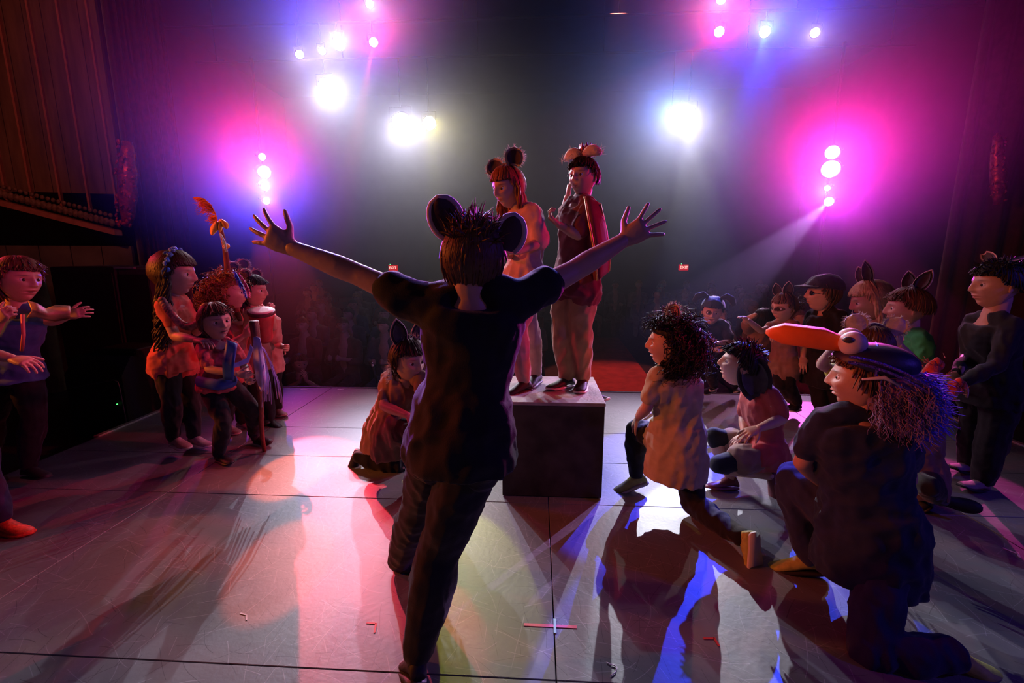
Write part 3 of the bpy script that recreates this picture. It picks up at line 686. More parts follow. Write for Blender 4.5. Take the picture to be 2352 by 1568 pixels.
# ---------------------------------------------------------------- the figure
CURYAW = [0]
SKIN = (.52, .31, .22)
def figure(lab, Y0, J, H, head, face=(0, 0, 0), top=None, legs=None, shoes=None, hairs=None, hands=None, mouth=0., skin=SKIN,
           vox=.010, paint=None, sleeves=.6, hem=.10, base=None, nh=40, fold=.006, cat='person', lower='trousers', toplabel=None, legend=1.0, neckr=.034, chest=1.0, group=None, toep=None):
    """J: joints as (px, py, depth offset in metres); head: (px, py, doff, height px). H: body height in m"""
    W = {k: v3(P(a[0], a[1], Y0+a[2])) for k, a in J.items()}
    hc = v3(P(head[0], head[1], Y0+head[2])); hs = head[3]*mpp(head[0], head[1], Y0+head[2]); CURYAW[0] = face[0]; Rm = head_rot(face[0]-math.degrees(math.atan2(hc[0], hc[1])), face[1], face[2])
    if base is None: base = (hc[0], Y0, 0)
    t = empty('person', Vector(base), lab, cat, group)
    skm = mat('skin', (0, 0, 0), .5, .08, 20., bump=.08, bscale=90, vcol=True)
    body = MB()
    shc = (W['shL']+W['shR'])/2; hic = (W['hiL']+W['hiR'])/2; rs = nrm(W['shR']-W['shL']); rh = nrm(W['hiR']-W['hiL'])
    up = nrm(shc-hic); swid = np.linalg.norm(W['shR']-W['shL'])/2; hwid = np.linalg.norm(W['hiR']-W['hiL'])/2
    bend = W.get('mid'); 
    def spine(u):
        p = hic*(1-u)+shc*u
        if bend is not None: p = (1-u)**2*hic+2*u*(1-u)*bend+u*u*shc
        return p
    HW = max(.088*H*chest, hwid+.044*H)
    def tors(mb, g, lo=-.08, hi=1.04):
        S = H*chest
        K = [(-.10, .060*S, .050*S), (.0, .083*S, .062*S), (.22, .078*S, .056*S), (.45, .070*S, .052*S), (.68, .078*S, .058*S), (.88, .084*S, .058*S), (1.0, .070*S, .046*S), (1.07, .045*S, .036*S)]
        secs = []
        for u, rx, ry in K:
            if lo <= u <= hi: secs.append((spine(u), rh*(1-u)+rs*u, rx+g, ry+g))
        torso(mb, secs)
    nk = hc+Rm@v3((0, .10, -.30))*hs
    tors(body, -.012)
    for s in 'LR': limb(body, [shc+up*.030*H, shc*.45+W['sh'+s]*.55+up*.018*H, W['sh'+s]], [.026*H, .026*H, .026*H], 10)
    limb(body, [shc-up*.01, shc+(nk-shc)*.5, nk, hc+Rm@v3((0, .08, 0))*hs], [neckr*H*1.25, neckr*H, neckr*H*.95, neckr*H*.8], 12)
    a0, a1, a2 = .030*H, .022*H, .0155*H
    for s in 'LR':
        if 'el'+s in W:
            limb(body, [shc*.25+W['sh'+s]*.75, W['sh'+s], W['el'+s]*.5+W['sh'+s]*.5, W['el'+s], W['el'+s]*.7+W['wr'+s]*.3, W['wr'+s]], [a0*.78, a0*.84, a0*.84, a1, a1*1.05, a2], 12)
        if 'kn'+s in W:
            kn, an, hi_ = W['kn'+s], W['an'+s], W['hi'+s]
            limb(body, [hi_, hi_*.5+kn*.5, kn, kn*.7+an*.3, kn*.25+an*.75, an], [.046*H, .045*H, .034*H, .036*H, .024*H, .021*H], 12)
    V, F = remesh(body, vox, 3)
    allv = [V]; allf = list(F); cols = [np.tile(v3(skin), (len(V), 1))]; k = len(V)
    hv, hf, hcol = head_mesh(nh, skin, mouth, paint); hv = hv@Rm.T*hs+hc
    allv.append(hv); allf += [tuple(i+k for i in q) for q in hf]; cols.append(hcol); k += len(hv)
    for s in 'LR':
        hd = (hands or {}).get(s)
        if hd and 'wr'+s in W:
            o = dict(dir=None, n=(0, -1, 0), side=1, curl=.35, spread=.18, L=.105*H, thumb=.9); o.update(hd)
            fore = W['wr'+s]-W['el'+s]; dd = nrm(fore) if o['dir'] is None else (v3(P(o['dir'][0], o['dir'][1], Y0+o['dir'][2]))-W['wr'+s])
            a, b = hand(W['wr'+s], dd, o['n'], o['side'], o['L'], o['curl'], o['spread'], o.get('vox'), o['thumb'])
            allv.append(a); allf += [tuple(i+k for i in q) for q in b]; cols.append(np.tile(v3(skin)*1.03, (len(a), 1))); k += len(a)
    C = np.concatenate(cols); b = add('body', np.concatenate(allv), allf, skm, t)
    ca = b.data.color_attributes.new('Col', 'FLOAT_COLOR', 'POINT'); ca.data.foreach_set('color', np.concatenate([C, np.ones((len(C), 1))], 1).ravel())
    # eyes
    EW = mat('eye white', (.75, .72, .7), .2, 0, bump=0); EI = mat('dark iris', (.03, .015, .01), .15, 0, bump=0)
    for s in (-1, 1):
        c = hc+Rm@v3((s*.135, -.315, .012))*hs; e = MB(); e.ell(c, (.062*hs,)*3, nu=12, nv=8); eo = e.build('eye', EW, t)
        i_ = MB(); i_.ell(hc+Rm@v3((s*.135, -.347, .010))*hs, (.040*hs,)*3, nu=10, nv=6); i_.build('iris', EI, eo)
        # lids in skin tone
        ld = MB(); ld.ell(hc+Rm@v3((s*.135, -.312, .054))*hs, (.066*hs, .060*hs, .034*hs), Rm, 12, 8); l = ld.build('eyelid', mat('eyelid %.2f' % skin[0], (skin[0]*.75, skin[1]*.65, skin[2]*.6), .5, .05), eo)
    fd = lambda sd, amp: (lambda v, n: amp*(vnoise(v*np.array([1, 1, .5]), 24, sd)+.9*(1-2*np.abs(vnoise(v*np.array([1, 1, .7]), 34, sd+1)))+.4*vnoise(v, 80, sd+2)))
    # upper garment
    if top is not None:
        g = .011*H/1.4; mb = MB(); tors(mb, g, -.2, 1.01)
        sl = sleeves
        S = H*chest; lo = spine(0); dn = v3((0, 0, -1)) if top_is_upright(up) else -up
        torso(mb, [(lo+dn*hem*H, rh, HW+g*2.2, .078*S+g*1.8), (lo+dn*hem*H*.5, rh, HW+g*2.0, .077*S+g*1.8), (spine(.0), rh, HW+g*1.5, .072*S+g*1.4), (spine(.15), rh, .088*S+g*1.2, .067*S+g*1.2), (spine(.3), rh, .080*S+g, .058*S+g)])
        for s in 'LR': limb(mb, [shc+up*.022*H, shc*.45+W['sh'+s]*.55+up*.018*H, W['sh'+s]], [.026*H+g, .028*H+g, .028*H+g], 10)
        for s in 'LR':
            if 'el'+s in W:
                sh, el, wr = W['sh'+s], W['el'+s], W['wr'+s]
                if sl <= 1: e = sh*(1-sl)+el*sl; pts = [shc*.35+sh*.65, sh, e]; rr = [a0+g*.9, a0+g*1.0, (a0*.9+g*1.4)]
                else: e = el*(2-sl)+wr*(sl-1); pts = [shc*.35+sh*.65, sh, (sh+el)/2, el, e]; rr = [a0+g*.8, a0+g, a0*.9+g, a1+g*.9, a2+g*.8]
                limb(mb, pts, rr, 12)
        if hem > .035:
            for s in 'LR': limb(mb, [W['hi'+s], W['hi'+s]*.78+W['kn'+s]*.22], [.054*H+g*1.8, .054*H+g*2.4], 12)
        V, F = remesh(mb, max(vox, .009), 2, fd(sum(map(ord, lab)) % 97, fold))
        add('shirt', V, F, top, t, label=toplabel)
    if legs is not None:
        g = .007*H/1.4*legend; mb = MB(); S = H*chest
        torso(mb, [(spine(-.10)-up*.02, rh, .074*S+g, .056*S+g), (spine(0), rh, .084*S+g, .064*S+g), (spine(.10), rh, .072*S+g*.5, .052*S+g*.5)])
        for s in 'LR':
            kn, an, hi_ = W['kn'+s], W['an'+s], W['hi'+s]; e = kn*.06+an*.94; 
            if lower == 'shorts': limb(mb, [hi_, hi_*.4+kn*.6], [.050*H+g, .054*H+g*2], 12)
            else: limb(mb, [hi_, hi_*.5+kn*.5, kn, kn*.7+an*.3, e], [.048*H+g, .047*H+g*1.3, .036*H+g*1.4, .038*H+g*1.6, .024*H+g*1.5], 12)
        V, F = remesh(mb, max(vox, .009), 2, fd(sum(map(ord, lab)) % 89+3, fold*.8))
        add(lower, V, F, legs, t)
    if shoes is not None:
        for s in 'LR':
            if 'to'+s in W:
                sh = W['kn'+s]-W['an'+s]; h_ = sh if not (toep and s in toep) else v3(toep[s])
                shoe(t, W['an'+s], W['to'+s], h_, shoes.get('L', .155)*H, shoes['m'], shoes['sole'], shoes.get('lace'), shoes.get('kind', 'sneaker'))
    if hairs is not None: hair(t, hc, Rm, hs, *hairs[:2], **(hairs[2] if len(hairs) > 2 else {}))
    return t, W, hc, Rm, hs
def top_is_upright(up): return up[2] > .75
# ================================================================ box, tape marks, small things
BOXM = mat('black painted scuffed ply', (.035, .033, .028), .6, .6, 7., bump=.2)
BTOP = mat('worn box top', (.34, .32, .33), .5, .35, 9., bump=.2)
bt = empty('wooden_box', (.1, 2.9, 0), 'black scuffed wooden cube that two performers stand on, centre stage', 'box')
BX0, BX1, BY0, BY1, BZ = -.205, .405, 2.60, 3.20, .612
MB().box((BX0, BY0, .004), (BX1, BY1, BZ-.022), bev=.003).build('side_panels', BOXM, bt, smooth=False)
MB().box((BX0-.004, BY0-.004, BZ-.022), (BX1+.004, BY1+.004, BZ), bev=.003).build('top', BTOP, bt, smooth=False)
b = MB(); pts = [(BX1+.002, 2.83+.1*0, .545)]+[(BX1+.012+.06*math.sin(a), 2.83+.09*(1-math.cos(a))*.9, .545+.012*math.sin(a*2)) for a in np.linspace(.2, PI-.2, 9)]+[(BX1+.002, 2.99, .545)]
b.tube(pts, .009, 8); b.build('rope_handle', mat('white rope', (.6, .58, .55), .8, .3, 200.), bt)
def tape(lab, pts, w, col, cat='tape mark'):
    m = mat('tape %.2f %.2f %.2f' % col, col, .55, .1, bump=0); mb = MB()
    for (a, b_) in pts:
        a = G(*a); b_ = G(*b_); d = (b_-a).normalized(); n = Vector((-d.y, d.x, 0))*w/2
        q = [a-n, b_-n, b_+n, a+n]; mb.put([(p.x, p.y, .0006) for p in q]+[(p.x, p.y, .0014) for p in q], [(3, 2, 1, 0), (4, 5, 6, 7), (0, 1, 5, 4), (1, 2, 6, 5), (2, 3, 7, 6), (3, 0, 4, 7)])
    return tag(mb.build('tape_mark', m, smooth=False), lab, cat)
tape('pink tape strip lying across the centre seam at front stage', [((1203, 1434), (1325, 1440))], .014, (.75, .12, .22))
o = tape('pale green tape piece crossing the pink tape strip', [((1274, 1421), (1275, 1454))], .011, (.45, .75, .50)); o.location.z = .001
tape('red corner tape mark at the lower right, near the kneeling jeans leg', [((1616, 1466), (1641, 1466)), ((1640, 1464), (1652, 1484))], .009, (.75, .05, .04))
tape('faint red corner tape mark left of the black dressed performer', [((842, 1430), (864, 1432)), ((864, 1431), (860, 1453))], .008, (.55, .10, .08))
tape('pale tape piece on the floor at the far right edge', [((2303, 1258), (2338, 1272)), ((2336, 1268), (2342, 1280))], .010, (.7, .65, .55))
tape('grey corner tape mark at the lower left', [((552, 1408), (566, 1412)), ((566, 1412), (566, 1424))], .006, (.4, .45, .5))
for k, (a, b_) in enumerate((((690, 894), (706, 894)), ((775, 894), (790, 894)))):
    tape(('pale tape dash on the stage lip, nearer the ribbon staff', 'pale tape dash on the stage lip, nearer the kneeling donkey eared performer')[k], [(a, b_)], .03, (.6, .6, .58))
b = MB(); q = [G(*p)+Vector((0, 0, .003)) for p in ((1393, 1522), (1402, 1527), (1412, 1529), (1417, 1534), (1414, 1544), (1405, 1551), (1401, 1553))]
b.tube(q, .0022, 5); tag(b.build('loose_thread', mat('pale thread', (.75, .6, .68), .8, bump=0)), 'short curled pale thread lying on the floor at the bottom edge', 'thread')
# microphone at the lip
mp_ = P(856, 838, 4.95); t = empty('microphone', (mp_.x, 4.95, hz(4.95)), 'small silver microphone on a thin stand beyond the stage lip', 'microphone')
CH = mat('bright chrome', (.7, .7, .7), .2, .1, metal=1.)
b = MB(); b.ell(mp_, (.022, .022, .028)); b.build('grille_head', CH, t)
b = MB(); b.tube([mp_, P(866, 880, 4.95)], [.016, .012], 10); b.build('handle', BLACKM, t)
b = MB(); b.tube([P(866, 880, 4.97), (P(866, 880, 4.97).x, 4.97, hz(4.97)+.01)], .009, 8); b.lathe([(.14, 0), (.14, .02), (.02, .03)], 14, Matrix.Translation((P(866, 880, 4.97).x, 4.97, hz(4.97)))); b.build('stand', BLACKM, t)
# ================================================================ cloth and hair materials
def cloth(n, c, **k): return mat(n, c, .85, .18, 14., bump=.25, bscale=420, sheen=.15, **k)
BLK = cloth('black cotton', (.007, .007, .008)); NAVY = cloth('navy cotton', (.012, .022, .06)); TEAL = cloth('blue corset satin', (.05, .13, .30))
BEIGE = cloth('beige cotton', (.42, .36, .22)); RED = cloth('red cotton', (.42, .07, .06)); BROWN = cloth('brown cotton', (.24, .13, .09)); KHAKI = cloth('khaki twill', (.40, .25, .13))
PINK = cloth('pale pink cotton', (.60, .36, .32)); GREEN = cloth('green cotton', (.02, .30, .10)); MAROON = cloth('maroon cotton', (.16, .03, .04)); TOPR = cloth('coral blouse', (.60, .13, .08))
LEG = cloth('pink leggings', (.50, .30, .28)); DENIM = cloth('dark denim', (.02, .03, .09)); SOLE = mat('white rubber', (.6, .58, .55), .5, .1, bump=0); DSOLE = mat('dark rubber', (.03, .03, .03), .5, .1)
SHB = mat('black canvas shoe', (.02, .018, .02), .6, .2, 40.); SHP = mat('grey suede shoe', (.28, .2, .2), .7, .2, 40.); SHO = mat('orange mesh shoe', (.80, .10, .04), .55, .3, 90.); SHR = mat('maroon leather shoe', (.14, .03, .04), .4, .2)
SHY = mat('yellow green sneaker', (.40, .42, .10), .6, .3, 30.); PLA = mat('patterned patchwork', (.45, .08, .10), .8, .9, 16., bump=.4)
def hm(n, c): return mat(n, c, .5, .3, 30., bump=.2, spec=.35)
HB = hm('dark brown hair', (.035, .018, .010)); HK = hm('black hair', (.012, .009, .008)); HM = hm('brown hair', (.12, .055, .03)); HR = hm('auburn hair', (.25, .08, .03)); HY = hm('blond hair', (.50, .32, .16))
FURL = mat('cream fur', (.55, .42, .32), .9, .3, 20., bump=.6, sheen=.6); FURB = mat('brown fur', (.20, .11, .07), .9, .4, 20., bump=.6, sheen=.6); FURD = mat('dark grey felt', (.05, .045, .05), .9, .3, 20., sheen=.4)
INN = mat('ear lining', (.06, .03, .035), .9, .2); INP = mat('pink ear lining', (.45, .20, .22), .9, .2); TRIMP = mat('pale felt trim', (.55, .42, .42), .8, .2)
def shoes(m, sole=DSOLE, kind='sneaker', **k): d = dict(m=m, sole=sole, kind=kind); d.update(k); return d

# ================================================================ the performers
# -- main figure, arms flung wide, seen from behind
t, W, hc, Rm, hs = figure('person in black with round ears and arms flung wide, seen from behind', 1.35,
 dict(shL=(985, 705, 0), shR=(1190, 690, 0), elL=(822, 630, .04), wrL=(672, 570, .06), elR=(1318, 622, .10), wrR=(1430, 553, .16), hiL=(1012, 985, .03), hiR=(1108, 980, -.02), mid=(1085, 850, .04),
      knL=(968, 1160, .26), anL=(915, 1292, .55), toL=(896, 1328, .66), knR=(1008, 1265, .05), anR=(958, 1508, .0), toR=(925, 1530, .14)), 1.6,
 (1085, 597, .0, 172), (176, 6, -4), BLK, BLK, shoes(SHB), ('messy', HM, dict(n=420, length=.24)),
 dict(L=dict(dir=(585, 520, .06), n=(.1, 1, 0), side=-1, curl=.25, spread=.42, L=.19, thumb=1.15), R=dict(dir=(1490, 515, .16), n=(0, 1, -.1), side=1, curl=.22, spread=.50, L=.165, thumb=1.15)) if False else
 dict(L=dict(dir=(585, 520, .06), n=(.1, 1, 0), side=-1, curl=.18, spread=.42, L=.175, thumb=1.1), R=dict(dir=(1490, 515, .16), n=(0, 1, -.1), side=1, curl=.15, spread=.48, L=.165, thumb=1.1)),
 vox=.008, sleeves=.50, hem=.07, fold=.005, legend=1.5, chest=1.08, base=(.0-.1, 1.45, 0), neckr=.036)
headband(t, hc, Rm, hs, BLK)
ear(t, hc, Rm, hs, (.27, .0, .30), (.40, .50), 24, 'round', INN, INN, 0, name='mouse_ear', ring=(TRIMP, .045))
ear(t, hc, Rm, hs, (-.44, .0, .16), (.36, .46), -10, 'round', INN, INN, 0, name='mouse_ear', ring=(TRIMP, .045))
# -- girl on the box
t, W, hc, Rm, hs = figure('girl on the box with fluffy round ears, pale pink tee and leggings', 2.88,
 dict(shL=(1183, 498, .08), shR=(1225, 492, -.08), elL=(1188, 552, .12), wrL=(1172, 588, -.02), elR=(1243, 556, -.12), wrR=(1186, 578, -.22), hiL=(1186, 640, .07), hiR=(1222, 640, -.06), mid=(1222, 570, 0),
      knL=(1216, 742, .08), anL=(1231, 858, .10), toL=(1212, 884, -.02), knR=(1190, 752, -.08), anR=(1204, 876, -.05), toR=(1168, 900, -.12)), 1.42,
 (1168, 430, 0, 90), (-48, -14, 0), PINK, LEG, shoes(SHB), ('longcurl', HR, dict(n=150, length=.2)),
 dict(L=dict(dir=(1158, 590, -.1), n=(0, -.3, 1), side=1, curl=.5), R=dict(dir=(1160, 578, -.25), n=(0, 0, 1), side=1, curl=.5)), vox=.009, sleeves=.95, hem=.06, base=(.02, 2.88, BZ))
headband(t, hc, Rm, hs, HB)
for at, tl in (((-.30, .05, .38), -42), ((.26, .05, .46), 18)): ear(t, hc, Rm, hs, at, (.46, .46), tl, 'round', FURL, INN, 110, name='bear_ear')
# -- boy on the box
t, W, hc, Rm, hs = figure('boy on the box in khaki trousers and maroon cape, glancing back', 2.95,
 dict(shL=(1306, 478, .08), shR=(1350, 474, -.08), elL=(1290, 516, .16), wrL=(1304, 452, .12), elR=(1328, 540, -.14), wrR=(1284, 516, -.16), hiL=(1298, 650, .05), hiR=(1344, 650, -.05), mid=(1325, 560, 0),
      knL=(1293, 748, .02), anL=(1303, 866, .0), toL=(1266, 886, -.10), knR=(1334, 752, -.03), anR=(1339, 868, .0), toR=(1330, 893, -.14)), 1.5,
 (1340, 408, 0, 86), (-32, 2, 0), MAROON, KHAKI, shoes(SHB, SOLE), ('crop', HB, dict(n=300, length=.18)),
 dict(L=dict(dir=(1308, 425, .1), n=(1, 0, 0), side=1, curl=.5), R=dict(dir=(1264, 500, -.16), n=(0, 0, 1), side=1, curl=.9)), vox=.009, sleeves=.75, hem=.05, legend=1.9, base=(.22, 2.95, BZ))
def panel_cloth(name, grid, m, parent, th=.008, sub=2, label=None, thick=True):
    """grid: rows of world points -> double curved sheet"""
    g = np.array([[tuple(p) for p in r] for r in grid], float); nr, nc = g.shape[:2]
    for _ in range(sub):
        a = np.zeros((g.shape[0]*2-1, g.shape[1], 3)); a[::2] = g; a[1::2] = (g[:-1]+g[1:])/2
        b_ = np.zeros((a.shape[0], a.shape[1]*2-1, 3)); b_[:, ::2] = a; b_[:, 1::2] = (a[:, :-1]+a[:, 1:])/2; g = b_
        k = g.copy(); k[1:-1, 1:-1] = (g[1:-1, 1:-1]*4+g[:-2, 1:-1]+g[2:, 1:-1]+g[1:-1, :-2]+g[1:-1, 2:])/8; g = k
    r, c = g.shape[:2]; v = g.reshape(-1, 3); n = vnoise(v, 22, 4)*.006
    v = v+np.stack([n*0, n, n*0], 1); f = [(i*c+j, i*c+j+1, (i+1)*c+j+1, (i+1)*c+j) for i in range(r-1) for j in range(c-1)]
    o = add(name, v, f, m, parent, label=label); s = o.modifiers.new('t', 'SOLIDIFY'); s.thickness = th; return o
Yc = 2.87
panel_cloth('cape', [[P(1318, 452, 3.02), P(1348, 450, 2.82), P(1378, 468, 2.86)], [P(1330, 520, 2.98), P(1362, 520, 2.72), P(1392, 530, 2.88)], [P(1345, 590, 2.92), P(1375, 590, 2.72), P(1400, 595, 2.9)], [P(1352, 640, 2.92), P(1372, 644, 2.76), P(1398, 622, 2.92)]], mat('maroon cape cloth', (.14, .025, .035), .8, .3, 8.), t)
GOLD = mat('gold braid', (.6, .38, .12), .5, .3, 90., metal=.3)
b = MB(); b.tube([P(1343, 452, 2.79), P(1355, 520, 2.70), P(1368, 590, 2.69), P(1372, 644, 2.73)], .007, 6); b.tube([P(1379, 468, 2.85), P(1393, 530, 2.87), P(1401, 595, 2.89), P(1399, 622, 2.91)], .006, 6); b.build('cape_trim', GOLD, t)
b = MB(); cr = []
for a in range(7):
    an = a/7*2*PI; c = hc+Rm@v3((.02+.085*math.cos(an), .02+.085*math.sin(an), .60))*hs; e = hc+Rm@v3((.02+.15*math.cos(an), .02+.15*math.sin(an), .86))*hs; b.tube([c, (c+e)/2, e], [.014, .016, .003], 4)
b.lathe([(.020, 0), (.024, .0), (.026, .03), (.020, .03)], 14, Matrix.Translation(Vector(hc+Rm@v3((.02, .02, .56))*hs))); b.build('small_crown', mat('dark foil crown', (.25, .04, .08), .3, .3, metal=.5), t)
b = MB()
for k, (sx) in enumerate((-1, 1)):
    pts = [hc+Rm@v3((sx*q*.55, -.10, .50+.13*math.sin(q*3)))*hs for q in np.linspace(.1, 1.0, 6)]; b.tube(pts, [.022, .032, .036, .034, .026, .012], 9)
    rr = [pts[random.randrange(6)] for _ in range(120)]; strands(b, [p+RNG.normal(size=3)*.012 for p in rr], [RNG.normal(size=3)+v3((0, 0, .4)) for _ in rr], .032, .0016, 0, .1, 2)
b.build('fur_headpiece', FURL, t)
# -- long haired girl at the left
t, W, hc, Rm, hs = figure('tall girl in a coral blouse with very long curly hair and blue flower crown', 3.15,
 dict(shL=(376, 704, -.13), shR=(425, 702, .10), elL=(402, 772, -.16), wrL=(452, 780, -.22), elR=(452, 762, .10), wrR=(475, 722, -.02), hiL=(378, 822, -.08), hiR=(415, 822, .06), mid=(395, 765, 0),
      knL=(393, 915, -.10), anL=(400, 1004, -.06), toL=(438, 1030, -.14), knR=(436, 912, .06), anR=(446, 1002, .04), toR=(487, 1024, -.02)), 1.52,
 (398, 628, 0, 100), (62, -4, 0), TOPR, BLK, shoes(SHP, SOLE), ('longcurl', HB, dict(n=420, length=.2)),
 dict(L=dict(n=(0, 0, -1), side=1, curl=.4), R=dict(n=(-1, 0, 0), side=1, curl=.9)), vox=.009, sleeves=.5, hem=.06, chest=.95)
b = MB(); FL = mat('blue and orange paper flowers', (.08, .25, .65), .7, .9, 20.)
for i in range(46):
    a = random.uniform(-.2, PI+.2); c = hc+Rm@v3((.40*math.cos(a), random.uniform(-.12, .0), .06+.50*math.sin(a)))*hs; b.ell(c, (.018, .012, .018), Euler((random.random()*3, random.random()*3, 0)).to_matrix(), 7, 4)
b.build('flower_crown', FL, t)
b = MB()
for i in range(26):
    u = i/25; c = P(372+95*u, 690+60*math.sin(u*2.4)-0*u, 2.98-.03*math.sin(u*3)); b.ell(c, (.028, .024, .028), None, 8, 5)
b.build('shell_garland', mat('mottled brown shells', (.35, .15, .12), .5, .8, 25.), t)
# -- smaller kid with the staff
t, W, hc, Rm, hs = figure('smiling child in a patchwork vest and blue sash, gripping the ribbon staff', 2.98,
 dict(shL=(468, 800, -.04), shR=(535, 794, .05), elL=(480, 848, -.12), wrL=(545, 858, -.12), elR=(560, 838, .06), wrR=(566, 862, -.04), hiL=(478, 882, 0), hiR=(522, 880, .04),
      knL=(512, 968, -.10), anL=(503, 1043, -.02), toL=(543, 1068, -.10), knR=(583, 945, .14), anR=(586, 1002, .30), toR=(628, 1018, .26)), 1.22,
 (495, 738, 0, 84), (22, 0, -4), PLA, BLK, shoes(SHB), ('short', HM, dict(n=300, length=.2)),
 dict(L=dict(n=(0, 1, 0), side=1, curl=.9), R=dict(n=(0, 1, 0), side=1, curl=.9)), mouth=.7, vox=.009, sleeves=.75, hem=.03)
panel_cloth('blue_sash', [[P(520, 780, 2.86), P(545, 790, 2.88)], [P(512, 830, 2.80), P(540, 835, 2.80)], [P(515, 870, 2.84), P(538, 872, 2.84)]], mat('blue sash satin', (.02, .08, .35), .5), t)
b = MB(); b.tube([P(455, 876, 2.9), P(500, 884, 2.84), P(535, 876, 2.9), P(538, 872, 3.05)], .022, 8, flat=((0, 0, 1), 1.8)); b.build('belt', mat('blue belt cloth', (.02, .06, .30), .7), t)
b = MB(); b.tube([hc+Rm@v3((.22*math.sin(a), .08-.2*math.cos(a), -.66))*hs for a in np.linspace(-2.6, 2.6, 12)], .004, 5); b.build('choker', BLK, t)
# -- ribbon staff
def thing_at(name, p, lab, cat, group=None): return empty(name, p, lab, cat, group)
p0s, p1s = P(583, 737, 3.02), G(606, 1036); STM = mat('red brown wood', (.20, .04, .025), .5, .5, 8., bump=.5, stretch=(8, 8, 1))
t = thing_at('ribbon_staff', p1s, 'thick red wooden staff with white and purple ribbons, foot on the floor', 'staff')
b = MB(); b.tube([p0s.lerp(p1s, k/8)+Vector((.006*math.sin(k*1.7), 0, 0)) for k in range(9)], [.030, .029, .022, .02, .019, .018, .017, .016, .014], 10); b.build('pole', STM, t)
b = MB(); tp = p0s.lerp(p1s, .16)
for i in range(16):
    e = P(600+random.uniform(0, 58), random.uniform(880, 945), 2.92+random.uniform(-.06, .1)); m_ = tp.lerp(e, .5)+Vector((.03, 0, .06)); b.tube([tp, tp.lerp(m_, .5)+Vector((.012, 0, .03)), m_, m_.lerp(e, .5)+Vector((.01, 0, .015)), e], .0035, 4, flat=((0, 1, .2), .3))
b.build('ribbon', mat('lilac ribbon', (.55, .35, .75), .4, .4, 10.), t, kind='stuff')
panel_cloth('scarf', [[P(582, 775, 2.97), P(590, 772, 2.98), P(598, 776, 2.97)], [P(583, 820, 2.95), P(597, 815, 2.92), P(608, 830, 2.95)], [P(588, 870, 2.94), P(602, 868, 2.90), P(611, 880, 2.93)], [P(600, 900, 2.94), P(603, 888, 2.92), P(607, 878, 2.93)]], mat('sheer lilac scarf', (.60, .50, .85), .5), t, .003)
panel_cloth('scarf', [[P(575, 790, 2.96), P(582, 800, 2.96)], [P(566, 822, 2.93), P(572, 832, 2.93)], [P(545, 832, 2.9), P(548, 842, 2.9)], [P(520, 836, 2.88), P(525, 848, 2.88)]], mat('sheer lilac scarf', (.60, .50, .85), .5), t, .003)
# -- feathered staff
a0, a1 = P(503, 508, 3.42), G(592, 975); t = thing_at('feather_staff', a1, 'tall carved staff topped with an orange plume and golden leaves', 'staff')
b = MB(); b.tube([a0.lerp(a1, k/9)+Vector((.008*math.sin(k*2.1), 0, 0)) for k in range(10)], [.014, .018, .022, .026, .026, .025, .023, .02, .02, .018], 9); b.build('pole', STM, t)
b = MB(); spine_ = [P(500, 512, 3.42), P(494, 490, 3.42), P(484, 470, 3.42), P(468, 456, 3.41), P(447, 453, 3.4)]; b.tube(spine_, [.006, .005, .004, .003, .001], 5)
for i in range(150):
    u = random.random()*3.99; k = int(u); p = spine_[k].lerp(spine_[k+1], u-k); d = (spine_[k+1]-spine_[k]).normalized()*.6+Vector((-.75, 0, -.45))+Vector(RNG.normal(size=3)*.25); strands(b, [v3(p)], [v3(d)], .10*(.5+.5*math.sin(u)), .0045, 0, .5, 3, .12)
b.build('plume', mat('orange pampas plume', (.75, .20, .05), .8, .3), t)
GL = mat('golden leaf', (.75, .42, .06), .6, .3)
for cx, cy, w_, h_, rz in ((493, 524, 9, 17, .35), (514, 514, 10, 12, -.5), (519, 566, 8, 6, .2), (505, 520, 5, 12, 0)):
    g = []; 
    for i in range(6):
        u = i/5; hw = w_*math.sin(PI*min(.98, u*.9+.06)); cxx = cx+(u-.5)*h_*2*math.sin(rz)*-1; cyy = cy+(u-.5)*h_*2*math.cos(rz); g.append([P(cxx-hw, cyy, 3.39), P(cxx, cyy, 3.36), P(cxx+hw, cyy, 3.39)])
    panel_cloth('leaf', g, GL, t, .003, 1)
for (pts_, wd, nm, col) in (([(538, 622), (546, 640), (557, 660), (566, 684)], 8, 'blue feather', (.01, .08, .75)), ([(548, 626), (560, 645), (570, 665), (573, 682)], 6, 'pink feather', (.8, .05, .35)), ([(505, 535), (512, 548), (516, 562), (520, 578)], 6, 'pale feather', (.45, .6, .7))):
    b = MB(); q = [P(x, y, 3.34) for x, y in pts_]; b.tube(q, [.003, .003, .002, .001], 5)
    for i in range(130):
        u = random.random()*2.99; k = int(u); p = q[k].lerp(q[k+1], u-k); d = (q[k+1]-q[k]).normalized()+Vector((random.choice((-.8, .8)), random.uniform(-.2, .2), 0)); strands(b, [v3(p)], [v3(d)], wd*.0042*math.sin(.5+u*.75), .0026, 0, .1, 2, .1)
    b.build('feather', mat(nm, col, .5, .3), t)
